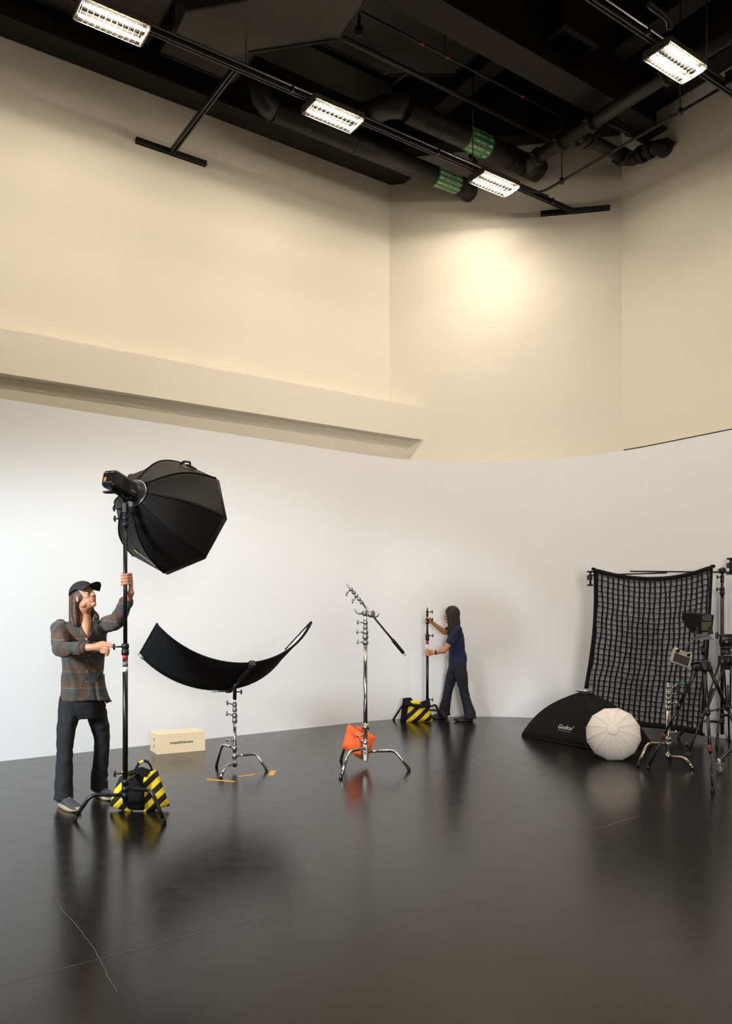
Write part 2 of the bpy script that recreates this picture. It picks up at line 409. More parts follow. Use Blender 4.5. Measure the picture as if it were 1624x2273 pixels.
# the beam along the left wall and the lower wall strip under it
VBF = 8.917
bm = MB().prism([uv(UB, VBF, 3.97), uv(CH-VBF, VBF, 3.97), uv(CH-VL, VL, 3.97), uv(UB, VL, 3.97)], (0, 0, .47)).build('trim_2', 'wall_cream')
struct(bm, 'boxed cream beam running along the left wall above the cyclorama')
struct(MB().prism([uv(UB, 9.08, 0), uv(CH-9.08, 9.08, 0), uv(CH-VL, VL, 0), uv(UB, VL, 0)], (0, 0, 3.97)).build('trim_3', 'wall_cream'), 'cream wall strip under the beam')

# ================================================================== CEILING STEELWORK, DUCTS, PIPES
def ibeam(name, p, q, side, z0, hgt, fw, label, cat='steel beam', group=None, m='black_ceiling'):
    t = thing(name, label, cat, V((p+q)/2)+V(0, 0, z0), group)
    def slab(nm, w_, za, zb, sh=0.0):
        a, b = p+side*(sh-w_/2), p+side*(sh+w_/2); c, d = q+side*(sh+w_/2), q+side*(sh-w_/2)
        MB().prism([V(x.x, x.y, za) for x in (a, d, c, b)], (0, 0, zb-za)).build(nm, m, t)
    slab('lower_flange', fw, z0, z0+.03); slab('web', .03, z0+.03, z0+hgt-.03); slab('upper_flange', fw, z0+hgt-.03, z0+hgt)
    return t
G = 'black roof beams'
ibeam('roof_beam', uv(UB, 9.09), uv(CH-9.1-.02, 9.09), VA, 7.72, .75, .34, 'black steel roof beam hugging the top of the left wall', group=G)
ibeam('roof_beam', uv(UB, 6.42), uv(UR-.01, 6.42), VA, 7.8, .75, .36, 'black steel roof beam running to the right wall beside the air grille', group=G)
ibeam('roof_beam', uv(6.92, 6.62), uv(6.92, 8.85), UA, 8.3, .5, .24, 'short black cross beam above the storm drain pipe', group=G)
ibeam('roof_beam', uv(4.2, 6.62), uv(4.2, 8.85), UA, 8.3, .5, .24, 'short black cross beam behind the ductwork on the left', group=G)
ibeam('roof_beam', uv(8.02, -3), uv(8.02, 6.2), UA, 8.3, .5, .26, 'black cross beam right of the air grille, above the right hand lamp', group=G)
def slab_beam(pts, z0, z1, label, name='ceiling_header'):
    return tag(MB().prism([V(p.x, p.y, z0) for p in pts], (0, 0, z1-z0)).build(name, 'black_ceiling', origin=V(pts[0].x, pts[0].y, z0)), label, 'header', 'black headers at the wall tops')
d45 = (UA-VA).normalized()
slab_beam([cL+d45*.05-nch*.03, cR-d45*.03-nch*.03, cR-d45*.03-nch*.3, cL+d45*.3-nch*.3], 8.08, ZC-.01, 'black header along the top of the angled far wall')
slab_beam([uv(UR-.02, CH-UR-.1), uv(UR-.02, VB+.1), uv(UR-.34, VB+.1), uv(UR-.34, CH-UR-.3)], 8.12, ZC-.01, 'black header along the top of the right wall')
# rectangular ducts
def duct(name, poly, z0, z1, label):
    t = thing(name, label, 'air duct', V(sum((p.x for p in poly))/len(poly), sum((p.y for p in poly))/len(poly), z0), 'black sheet metal ducts')
    MB().prism([V(p.x, p.y, z0) for p in poly], (0, 0, z1-z0)).build('duct_body', 'black_duct', t)
    n = len(poly)
    for k in range(n):
        a, b = poly[k], poly[(k+1) % n]; d = (b-a)
        if d.length > .35: MB().box(V((a+b).x/2, (a+b).y/2, z0-.006), (d.length*.96, .03, .012), d.normalized()).build('flange', 'black_ceiling', t)
    return t
duct('air_duct', [at_z(px, py, 7.42) for px, py in ((388, 78), (412, 24), (555, -2), (640, -70), (850, -70), (797, 24), (752, 87), (548, 117), (505, 128))], 7.42, 7.78, 'wide black duct elbow with clipped corners at the top of the picture')
duct('air_duct', [uv(3.15, 7.62), uv(4.06, 7.62), uv(4.06, 8.72), uv(3.15, 8.72)], 7.86, 8.25, 'square ended black duct between the first two ceiling lamps')
duct('air_duct', [uv(-4, 7.62), uv(3.05, 7.62), uv(3.05, 8.85), uv(-4, 8.85)], 7.98, 8.6, 'long flat black duct above the upper left ceiling lamp')
duct('air_duct', [uv(4.4, 6.75), uv(6.6, 6.75), uv(6.6, 7.6), uv(5.9, 8.1), uv(4.4, 8.1)], 8.32, 8.8, 'flat black duct behind the middle ceiling lamp')
t = thing('round_duct', 'fat round black duct ending above the air grille', 'air duct', uv(3, 5.35, 8.6))
MB().tube([uv(-2, 5.35, 8.62), uv(6.5, 5.35, 8.62)], .42, 28).build('duct_body', 'black_duct', t)
for k in range(8): MB().tube([uv(-1.2+k*1.0, 5.35, 8.62), uv(-1.175+k*1.0, 5.35, 8.62)], .432, 28).build('seam_ring', 'black_duct', t)
# air grille
gc = at_z(1247, 111, 8.15)
t = thing('air_grille', 'square black ceiling air grille with louvre slats', 'air grille', gc)
gx, gy = UA, VA
for sx, sy, lx, ly in ((0, .27, .6, .07), (0, -.27, .6, .07), (.27, 0, .07, .48), (-.27, 0, .07, .48)):
    MB().box(gc+gx*sx+gy*sy, (lx, ly, .03), gx, gy).build('frame', 'black_duct', t)
MB().box(gc+V(0, 0, .2), (.6, .6, .36), gx, gy).build('plenum_box', 'black_ceiling', t)
MB().box(gc, (.46, .02, .03), gx, gy).build('divider', 'black_duct', t); MB().box(gc, (.02, .46, .03), gx, gy).build('divider', 'black_duct', t)
for qx in (-1, 1):
    for qy in (-1, 1):
        for k in range(7):
            MB().box(gc+gx*(qx*(.03+k*.031))+gy*(qy*.12), (.006, .2, .028), (gx+V(0, 0, .5)).normalized(), gy).build('slat', 'black_steel', t)
# pipes
def pipe(name, label, paths, loc, m='black_pipe', cat='pipe', group='black ceiling pipes'):
    t = thing(name, label, cat, loc, group)
    for nm, pts, r, seg in paths: MB().tube(pts, r, seg).build(nm, m, t)
    return t
def bend(p, a, b, r, n=7):
    """quarter turn from direction a to direction b starting at p"""
    a, b = V(a).normalized(), V(b).normalized(); c = p+b*r
    return [c-b*r*math.cos(k/n*math.pi/2)+a*r*math.sin(k/n*math.pi/2) for k in range(n+1)]
def pipe_label(t, c, r, words, arrow, n=3, half=.2, flip=False):
    """printed band wrapped round a pipe along u"""
    seg = 28
    def ring(u_, a, rr): return c+UA*u_+(VA*math.cos(a)+ZA*math.sin(a))*rr
    band = MB(); band.sheet(lambda a, b: ring((a-.5)*2*half, b*2*math.pi, r+.003), 2, 36); band.build('label_band', 'label_green', t)
    mb = MB()
    for k in range(12):
        a_mid = k*math.pi/6
        s = 1 if k % 2 == 0 else -1
        def put(x, y, a_mid=a_mid): return ring(x, a_mid+y/r, r+.0055)
        mb.text(words, .055, lambda x, y: put(x-arrow*.05, y-.018), bold=.008, width=.72)
        ax_ = arrow*(half-.035)
        mb.add([put(ax_-arrow*.06, -.008), put(ax_-arrow*.06, .008), put(ax_-arrow*.02, .008), put(ax_-arrow*.02, .022), put(ax_+arrow*.022, 0), put(ax_-arrow*.02, -.022), put(ax_-arrow*.02, -.008)], [tuple(range(7))])
    mb.build('lettering', 'print_white', t)
# overflow drain
zo, vo, ro = 7.51, 8.41, .125
endo = bend(uv(7.38, vo, zo), UA, -VA+ZA*.1, .12)
t = pipe('drain_pipe', 'fat black overflow drain pipe with a green label by the angled wall', [('pipe_run', [uv(4.45, vo, zo), uv(7.38, vo, zo)], ro, 22), ('rising_elbow', [uv(4.25, vo+.02, zo+.42), uv(4.25, vo, zo+.2), uv(4.29, vo, zo+.09), uv(4.36, vo, zo+.03), uv(4.46, vo, zo)], ro*1.03, 22), ('elbow', [uv(7.36, vo, zo), uv(7.5, vo, zo), uv(7.58, vo+.01, zo-.02), uv(7.64, vo+.02, zo-.03)], ro*1.03, 22)], uv(3, vo, zo))
MB().tube([uv(5.6, vo, zo), uv(5.63, vo, zo)], ro*1.06, 22).build('coupling', 'black_pipe', t)
pl = lambda px, vv, zz: next(u for u in np.arange(0, 9, .01) if CX+F*uv(u, vv).x/uv(u, vv).y >= px)
pipe_label(t, uv(pl(987, vo, zo), vo, zo), ro, 'OVERFLOW DRAIN', -1)
zs, vs_, rs_ = 7.70, 7.74, .14
t = pipe('drain_pipe', 'fat black storm drain pipe with a green label above the third lamp', [('pipe_run', [uv(5.95, vs_, zs), uv(8.05, vs_, zs)], rs_, 22),
     ('elbow', bend(uv(5.7, vs_+.32, zs+.05), -VA, UA, .3)[:8]+[uv(6.0, vs_, zs)], rs_*1.02, 22), ('rising_run', [uv(5.7, vs_+.34, zs+.05), uv(5.66, vs_+.75, zs+.2)], rs_, 22),
     ('end_elbow', [uv(8.0, vs_, zs), uv(8.2, vs_, zs), uv(8.29, vs_, zs-.01), uv(8.32, vs_, zs-.02)], rs_*1.05, 22)], uv(7, vs_, zs))
for u_ in (6.15, 6.5, 7.75): MB().tube([uv(u_, vs_, zs), uv(u_+.025, vs_, zs)], rs_*1.05, 22).build('coupling', 'black_pipe', t)
pipe_label(t, uv(pl(1056, vs_, zs), vs_, zs), rs_, 'STORM DRAIN', 1)
# grooved sprinkler main with couplings
zg, ug, rg = 7.56, 7.86, .085
t = pipe('sprinkler_main', 'rough black sprinkler main with couplings turning into the right wall', [('pipe_run', [uv(ug, 3.5, zg), uv(ug, 7.38, zg)], rg, 16),
     ('elbow', bend(uv(ug, 7.38, zg), VA, UA-ZA*.15, .17), rg*1.1, 16), ('branch', [uv(ug, 6.7, zg), uv(8.9, 6.7, zg)], rg*.92, 16),
     ('branch_elbow', bend(uv(8.82, 6.7, zg), UA, -VA, .13), rg*1.05, 16), ('wall_run', [uv(8.95, 6.57, zg), uv(8.95, 6.36, zg)], rg*.9, 16),
     ('wall_elbow', bend(uv(8.95, 6.38, zg), -VA, UA, .12)+[uv(9.11, 6.26, zg)], rg*1.05, 16)], uv(ug, 6.5, zg))
for c0, ax in ((uv(ug, 5.4, zg), VA), (uv(ug, 6.45, zg), VA), (uv(ug, 6.95, zg), VA), (uv(ug, 7.34, zg), VA), (uv(8.02, 6.7, zg), UA), (uv(8.12, 6.7, zg), UA), (uv(8.78, 6.7, zg), UA), (uv(8.95, 6.52, zg), VA), (uv(8.95, 6.4, zg), VA), (uv(9.07, 6.26, zg), UA)):
    MB().lathe([(rg, -.03), (rg*1.35, -.026), (rg*1.35, .026), (rg, .03)], c0, ax, 16).build('coupling', 'black_pipe', t)
    x_, y_, _ = frame(ax)
    for s_ in (-1, 1): MB().box(c0+x_*rg*1.45*s_, (.05, .03, .05), ax, y_).build('coupling_bolt', 'black_pipe', t)
pipe('thin_pipe', 'thin black pipe beside the short sprinkler branch', [('pipe_run', [uv(8.15, 6.5, 7.72), uv(8.96, 6.5, 7.72)], .024, 8), ('fitting', [uv(8.6, 6.5, 7.72), uv(8.68, 6.5, 7.72)], .034, 8)], uv(8.5, 6.5, 7.72))
t = pipe('thin_pipe', 'long thin black pipe with a short stub crossing above the lamps', [('pipe_run', [uv(2.0, 7.41, 7.92), uv(8.25, 7.41, 7.92)], .032, 10), ('stub', [uv(5.73, 7.41, 7.92), uv(5.72, 7.72, 7.92)], .02, 8)], uv(5, 7.41, 7.92))
t = pipe('thin_pipe', 'very thin black line with small orange tags', [('pipe_run', [uv(3.6, 6.95, 7.9), uv(7.85, 6.95, 7.9)], .014, 8)], uv(5, 6.95, 7.9))
for px in (932, 990, 1156):
    u_ = pl(px, 6.95, 7.9); MB().tube([uv(u_, 6.95, 7.9), uv(u_+.04, 6.95, 7.9)], .019, 8).build('tag', 'red_plastic', t)
MB().tube([uv(5.9, 6.95, 7.9), uv(5.9, 6.95, 8.315)], .006, 6).build('hanger_rod', 'black_pipe', t)
t = thing('sprinkler_dome', 'small round black sprinkler dome under the ceiling', 'sprinkler', at_z(797, 73, 7.95), None)
MB().lathe([(.05, .05), (.05, .02), (.042, .0), (.03, -.03), (.004, -.045)], at_z(797, 73, 7.95), (0, 0, 1), 16).build('dome', 'black_duct', t)
MB().cyl(at_z(797, 73, 7.95)+V(0, 0, .05), at_z(797, 73, 7.95)+V(0, 0, .365), .02).build('drop_pipe', 'black_pipe', t)
# stub pipes hanging at the wall
tag(MB().cyl(at(1044, 346, 10.9), at(1056, 360, 11.25), .03, 10).build('pipe_stub', 'black_pipe', origin=at(1050, 352, 11.0)), 'short black pipe stub poking down beside the storm drain label', 'pipe')
tag(MB().cyl(at(1278, 308, 10.5), at(1281, 321, 10.6), .035, 10).build('pipe_stub', 'black_pipe', origin=at(1279, 315, 10.5)), 'short black pipe stub under the sprinkler main', 'pipe')
# strut rails that carry the lamps
def channel(mb, p, q, wd, ht):
    d = (q-p); ax = d.normalized(); sd = V(-ax.y, ax.x, 0)
    c = (p+q)/2
    mb.box(c+V(0, 0, ht/2-.003), (d.length, wd, .006), ax, sd)
    for s in (-1, 1):
        mb.box(c+sd*s*(wd/2-.003), (d.length, .006, ht), ax, sd); mb.box(c+sd*s*(wd/2-.011)+V(0, 0, -ht/2+.003), (d.length, .014, .006), ax, sd)
    return mb
RZ = 7.085
def rail(v_, u0, u1, label):
    t = thing('lighting_rail', label, 'lighting rail', uv((u0+u1)/2, v_, RZ), 'strut rails carrying the lamps')
    channel(MB(), uv(u0, v_, RZ), uv(u1, v_, RZ), .055, .06).build('channel', 'black_steel', t)
    MB().tube([uv(u0, v_-.06, RZ+.01), uv(u1-.6, v_-.06, RZ+.01)], .014, 8).build('conduit', 'black_steel', t)
    for k in range(9):
        u_ = u0+.5+k*(u1-u0-1)/8
        MB().box(uv(u_, v_-.05, RZ-.02), (.03, .05, .06), UA, VA).build('conduit_clip', 'black_steel', t)
    return t
r1 = rail(7.41, UB+.5, CH-7.41-.012, 'black strut rail carrying the row of three lamps to the angled wall')
a_, b_ = uv(CH-7.41, 7.41, RZ)-nch*.035-d45*.47, uv(CH-7.41, 7.41, RZ)-nch*.035+d45*.47
channel(MB(), a_, b_, .055, .06).build('wall_bracket', 'black_steel', r1)
for u_ in (1.0, 3.6, 6.75): MB().tube([uv(u_, 7.41, RZ), uv(u_, 7.41, 9.19)], .008, 6).build('hanger_rod', 'black_steel', r1)
r1b = thing('lighting_rail', 'black T shaped strut arm fixed to the left wall between two lamps', 'lighting rail', uv(3.49, 8.4, RZ), 'strut rails carrying the lamps')
channel(MB(), uv(3.49, 7.45, RZ), uv(3.49, VL-.06, RZ), .055, .06).build('channel', 'black_steel', r1b)
channel(MB(), uv(3.05, VL-.03, RZ), uv(3.94, VL-.03, RZ), .055, .06).build('wall_bracket', 'black_steel', r1b)
r2 = rail(4.74, UB+.5, UR-.012, 'black strut rail carrying the right hand lamp to the right wall')
MB().box(uv(7.93, 4.62, RZ+.02), (.2, .12, .14), UA, VA).build('junction_box', 'black_steel', r2)
for u_ in (5.2, 7.6): MB().tube([uv(u_, 4.74, RZ), uv(u_, 4.74, 9.19)], .008, 6).build('hanger_rod', 'black_steel', r2)
MB().tube([uv(6.5, 4.66, 7.3), uv(6.75, 4.66, 7.3), uv(6.82, 4.66, 7.28), uv(6.84, 4.66, 7.2)], .03, 8).build('cable', 'black_steel', r2)
ch = pipe('conduit_run', 'thin black conduit slanting past the angled wall between the two rails', [('pipe_run', [uv(7.55, 7.38, 7.08), uv(7.78, 7.36, 7.08), uv(7.86, 7.32, 7.08), uv(7.9, 7.22, 7.08), uv(7.9, 2.0, 7.08)], .017, 8)], uv(7.9, 6, 7.08))
for v_ in (6.97, 5.25, 3.5):
    MB().tube([uv(7.9, v_, 7.1), uv(7.9, v_, 9.19)], .009, 6).build('hanger_rod', 'black_pipe', ch); MB().lathe([(.015, -.04), (.03, -.03), (.03, .03), (.012, .05)], uv(7.9, v_, 7.08), (0, 0, 1), 10).build('hanger_clamp', 'black_pipe', ch)

# ------------------------------------------------------------------ ceiling lamps (each lamp carries its own light)
LL, LW = .62, .31
def lamp(u_, v_, label):
    c = uv(u_, v_, 7.0)
    t = thing('ceiling_lamp', label, 'ceiling lamp', c+V(0, 0, .08), 'two tube industrial ceiling lamps')
    hb = MB(); hb.box(c+V(0, 0, .055), (LL, LW, .012), UA, VA)
    for s in (-1, 1): hb.box(c+VA*s*(LW/2-.004)+V(0, 0, .03), (LL, .008, .05), UA, VA)
    hb.build('housing', 'lamp_housing', t)
    for s in (-1, 1): MB().rbox(c+UA*s*(LL/2+.006)+V(0, 0, .018), (.02, LW*.98, .085), .03, UA, VA).build('end_cap', 'lamp_housing', t)
    for s in (-1, 1):
        MB().sheet(lambda a, b, s=s: c+UA*((a-.5)*LL*.97)+VA*(s*.078+.072*math.sin((b-.5)*2.6))+V(0, 0, .042-.05*(1-math.cos((b-.5)*2.6))), 2, 10, .002).build('reflector', 'reflector', t)
        tb = MB().tube([c-UA*(LL*.46)+VA*s*.078+V(0, 0, -.001), c+UA*(LL*.46)+VA*s*.078+V(0, 0, -.001)], .014, 12).build('lamp_tube', 'lamp_tube', t)
        ld = bpy.data.lights.new('lamp_light', 'AREA'); ld.shape = 'RECTANGLE'; ld.size = LL*.9; ld.size_y = .028; ld.energy = LAMP_W; ld.color = LAMP_COL; ld.spread = math.radians(150)
        lo = bpy.data.objects.new('lamp_light', ld); col.objects.link(lo); lo.parent = t
        q = c+VA*s*.078+V(0, 0, -.0165); lo.location = q-t.location
        lo.rotation_euler = (0, 0, math.atan2(UA.y, UA.x))
    for k in range(11):
        MB().box(c+UA*(-LL*.45+k*LL*.09)+V(0, 0, .022), (.003, .045, .04), UA, VA).build('louvre_blade', 'reflector', t)
    wires = MB()
    prof = [(-LW/2, .03), (-LW/2+.006, -.012), (-LW/2+.035, -.035), (0, -.042), (LW/2-.035, -.035), (LW/2-.006, -.012), (LW/2, .03)]
    for k in range(12):
        x = -LL/2+.015+k*(LL-.03)/11
        wires.tube([c+UA*x+VA*y+V(0, 0, z) for y, z in prof], .0024, 5)
    for y, z in prof[1:6]: wires.tube([c-UA*(LL/2)+VA*y+V(0, 0, z), c+UA*(LL/2)+VA*y+V(0, 0, z)], .0028, 5)
    wires.build('wire_guard', 'guard_wire', t)
    return t
lamp(2.22, 7.41, 'twin tube ceiling lamp at the upper left, nearest on its rail')
lamp(4.665, 7.41, 'twin tube ceiling lamp in the middle of its rail, beside the T shaped arm')
lamp(7.12, 7.41, 'twin tube ceiling lamp farthest along its rail, below the green drain labels')
lamp(7.05, 4.74, 'twin tube ceiling lamp at the upper right near the right wall')
for u_, v_, lb in ((4.6, 4.74, 'second on the right hand rail, above the frame'), (2.15, 4.74, 'third on the right hand rail, above the frame'), (-.3, 7.41, 'on the left rail beyond the frame'),
                (-.3, 4.74, 'fourth on the right hand rail'), (7.05, 2.07, 'beyond the right frame edge'),
                (4.6, 2.07, 'above and right of the camera'), (2.15, 2.07, 'straight above the camera')):
    lamp(u_, v_, 'out of view twin tube lamp, '+lb)
# ================================================================== STANDS
def leg_path(base, tip, za, k0=.56, rise=.012):
    b = V(base.x, base.y, za); d = V(tip[0]-base.x, tip[1]-base.y, 0); r = d.length; d = d/r
    p = [b, b+d*r*k0*.5+V(0, 0, rise*.5), b+d*r*k0+V(0, 0, rise)]
    c0, c1, c2 = p[-1], b+d*r*(k0+.14)+V(0, 0, rise), b+d*r*(k0+.235)+V(0, 0, rise-(za)*.36)
    for k in range(1, 7):
        t_ = k/6; p.append(c0*(1-t_)**2+c1*2*t_*(1-t_)+c2*t_*t_)
    p.append(V(tip[0], tip[1], .012)); return p
def knob(mb, p, d, ln=.05, r=.006):
    """T handle sticking out of a collar"""
    d = V(d).normalized(); mb.cyl(p, p+d*ln, r, 8)
    s = d.cross(V(0, 0, 1)).normalized()
    mb.tube([p+d*ln-V(0, 0, 1)*.022, p+d*(ln+.006), p+d*ln+V(0, 0, 1)*.022], [.006, .0085, .006], 8)
    return mb
def cstand(label, base, tips, z0, sections, m, mj, leg_r=.0125, group='grip stands', name='grip_stand', feet='black_rubber', leg_m=None, kd=(-1, -.2, 0)):
    """sections: list of (z_top, radius); a collar with a T knob sits at every section end but the last"""
    base = V(base[0], base[1], 0)
    t = thing(name, label, 'light stand', base, group)
    for x, y, za in tips:
        p = leg_path(base, (x, y), za)
        lg = MB().tube(p, leg_r, 12).build('leg', leg_m or m, t)
        MB().tube([p[-1]+(p[-2]-p[-1]).normalized()*.03, p[-1]-V(0, 0, .011)], leg_r*1.12, 12).build('foot_cap', feet, lg)
        MB().cyl(base+V(0, 0, za-.022), base+V(0, 0, za+.022), sections[0][1]*1.35, 14).build('leg_collar', mj, lg)
    z = z0
    for i, (zt, r) in enumerate(sections):
        pl_ = MB().cyl(base+V(0, 0, z), base+V(0, 0, zt), r, 16).build('pole' if i == 0 else 'riser', m, t)
        if i < len(sections)-1:
            cl = MB().lathe([(r*1.05, -.05), (r*1.42, -.047), (r*1.42, -.012), (r*1.25, -.01), (r*1.25, .0), (r*1.42, .002), (r*1.42, .03), (r*1.05, .036)], base+V(0, 0, zt), (0, 0, 1), 16).build('collar', mj, t)
            knob(MB(), base+V(0, 0, zt+.012)+V(kd).normalized()*r*1.3, kd).build('tee_knob', mj, cl)
        z = zt-.02
    kb = knob(MB(), base+V(0, 0, max(q[2] for q in tips)+.06)+V(kd).normalized()*sections[0][1], kd).build('base_knob', mj, t)
    return t
# --- black stand with the octabox
P1 = V(-1.722, 5.62, 0)
st1 = cstand('black grip stand gripped by the person in plaid, carrying the octagonal softbox', P1, [(-2.06, 5.548, .165), (-1.399, 5.454, .21), (-1.67, 6.02, .26)], .11,
             [(1.215, .0185), (2.13, .0145), (2.25, .0105)], 'black_metal', 'black_plastic', .0135, kd=(-1, -.25, 0))
for z_, hh, m_ in ((1.155, .035, 'red_plastic'), (1.105, .03, 'print_grey'), (1.065, .035, 'print_white')):
    MB().tube([P1+V(0, 0, z_-hh/2), P1+V(0, 0, z_+hh/2)], .0189, 16).build('sticker', m_, st1)
# --- strobe head
SC = 5.73/5.67
OA = V(-1.690, 5.730, 2.341); OX = V(.360, .901, -.2426).normalized(); OL, OR = .496*SC, .4515*SC
OE1 = OX.cross(V(0, 0, 1)).normalized(); OE2 = OE1.cross(OX)
st = thing('strobe_head', 'black studio strobe head with orange button clamped on the octagonal softbox stand', 'studio light', P1+V(0, 0, 2.25))
hc = OA-OX*.16
body = MB().rbox(hc, (.235, .118, .125), .022, OX, OE1, OE2).build('body', 'black_plastic', st); bevel(body, .004)
rear = OA-OX*.279
pan = MB().rbox(rear, (.012, .108, .112), .02, OX, OE1, OE2).build('rear_panel', 'black_metal', st)
MB().box(rear-OX*.0075-OE1*.028-OE2*.008, (.004, .02, .03), OX, OE1, OE2).build('dial_button', 'orange_plastic', pan)
tm = MB()
for k, (a_, w_) in enumerate(((-.026, .038), (.024, .03))): tm.box(rear-OX*.0072+OE1*a_+OE2*.042, (.002, w_, .007), OX, OE1, OE2)
for k in range(5): tm.box(rear-OX*.0072+OE1*(-.034+k*.016)-OE2*.032, (.002, .009, .006), OX, OE1, OE2)
tm.build('panel_marks', 'print_grey', pan)
for k in range(7): MB().box(hc-OX*.005-OE2*(-.034+k*.011)+OE1*.060, (.07, .004, .005), OX, OE1, OE2).build('vent_slot', 'black_rubber', st)
for k in range(7): MB().box(hc-OX*.005-OE2*(-.034+k*.011)-OE1*.060, (.07, .004, .005), OX, OE1, OE2).build('vent_slot', 'black_rubber', st)
MB().box(hc+OX*.075+OE1*.0595-OE2*.02, (.05, .002, .012), OX, OE1, OE2).build('logo_mark', 'print_grey', st)
MB().tube([hc-OX*.02-OE2*.06, hc-OX*.07-OE2*.085, hc-OX*.12-OE2*.105, hc-OX*.14-OE2*.11], [.02, .018, .018, .012], 10, flat=(1.6, .6)).build('tilt_handle', 'black_plastic', st)
MB().lathe([(.058, -.05), (.066, -.045), (.068, -.005), (.1, 0), (.1, .012), (.085, .02)], OA, OX, 26).build('mount_ring', 'black_plastic', st)
MB().lathe([(.101, -.006), (.106, -.004), (.106, .006), (.101, .008)], OA, OX, 30).build('speed_ring', 'cast_steel', st)
yk = P1+V(0, 0, 2.25)
MB().rbox(yk+V(0, 0, -.03), (.075, .04, .045), .012, V(0, 0, 1), V(1, 0, 0)).build('stand_socket', 'black_plastic', st)
MB().tube([yk, yk+V(.0, -.01, .035), hc-OX*.0-OE2*.055], [.016, .019, .022], 12).build('tilt_bracket', 'black_plastic', st)
MB().lathe([(.004, -.026), (.02, -.024), (.02, .024), (.004, .026)], yk+V(0, 0, .035), OE1, 14).build('tilt_joint', 'black_plastic', st)
knob(MB(), yk+V(-.02, 0, -.04), (-1, -.3, .1), .055, .007).build('clamp_knob', 'black_plastic', st)
# --- octagonal softbox
ob = thing('octagonal_softbox', 'large black octagonal softbox seen from behind on the tall stand', 'softbox', OA)
ROLL = 1.5327
def rib(i, t_):
    th = ROLL-i*math.pi/4; r0 = .1
    r = r0+(OR-r0)*t_+.075*math.sin(math.pi*t_)*(1-.25*t_); s = OL*t_-.045*math.sin(math.pi*t_)
    return OA+OX*s+(OE1*math.cos(th)+OE2*math.sin(th))*r
octp = []
for i in range(8):
    def gore(a, b, i=i):
        p = rib(i, b).lerp(rib(i+1, b), a); c = OA+OX*((p-OA).dot(OX)); d = (c-p).normalized()
        w_ = math.sin(math.pi*a)*math.sin(math.pi*b)
        return p+d*(.012*w_+.004*math.sin(a*19+b*23+i)*w_)
    g = MB().sheet(gore, 10, 16, .004).build('fabric_panel', 'softbox_fabric', ob); octp.append((g, gore))
    MB().tube([rib(i, k/16)+((rib(i, k/16)-OA)-OX*((rib(i, k/16)-OA).dot(OX))).normalized()*.002 for k in range(17)], .0045, 6).build('rib_seam', 'black_fabric', ob)
rim = [rib(i, 1.0) for i in range(8)]
def rim_band(i, o, s): return rim[i % 8]+OX*s-((rim[i % 8]-OA-OX*OL)).normalized()*o
for i in range(8): MB().sheet(lambda a, b, i=i: rim_band(i, 0, b*.05).lerp(rim_band(i+1, 0, b*.05), a), 2, 2, .004).build('front_lip', 'softbox_fabric', ob)
MB().add([rim_band(i, .004, .02) for i in range(8)], [tuple(range(8))]).build('front_diffuser', 'white_inner', ob)
def on_gore(i, a0_, b0_, du, dv, lift=.006):
    """flat frame on a softbox panel: along and up directions as image-plane free local axes"""
    fn = octp[i][1]; p = V(fn(a0_, b0_)); ea = (V(fn(a0_+.02, b0_))-V(fn(a0_-.02, b0_))).normalized(); eb = (V(fn(a0_, b0_+.02))-V(fn(a0_, b0_-.02))).normalized()
    n_ = ea.cross(eb).normalized(); c = OA+OX*((p-OA).dot(OX))
    if n_.dot(p-c) < 0: n_ = -n_
    return p+n_*lift, ea, eb, n_
def logo(i, a0_, b0_, sgn, part):
    p, ea, eb, n_ = on_gore(i, a0_, b0_, 0, 0)
    ea = ea*sgn
    MB().prism([p-ea*.055+eb*.0, p-ea*.018+eb*.03*sgn, p+ea*.02+eb*.008*sgn, p-ea*.012-eb*.02*sgn], n_*.001).build('logo_mark', 'print_yellow', part)
    tx = MB()
    for k, w_ in enumerate((.014, .01, .016, .01, .014, .012, .008, .012)): tx.box(p+ea*(.034+k*.0235), (w_*1.4, .02+.009*(k % 3 == 0), .001), ea, eb, n_)
    tx.build('logo_lettering', 'print_white', part)
logo(4, .5, .74, -1, octp[4][0]); logo(0, .55, .80, -1, octp[0][0])
p, ea, eb, n_ = on_gore(0, .38, .82, 0, 0, .012)
MB().tube([p-eb*.07, p-eb*.05+n_*.03, p+eb*.02+n_*.035, p+eb*.045], .008, 8).build('carry_loop', 'black_fabric', ob)
MB().rbox(p+ea*.05+n_*.012, (.075, .05, .016), .006, ea, eb, n_).build('velcro_patch', 'black_fabric', ob)

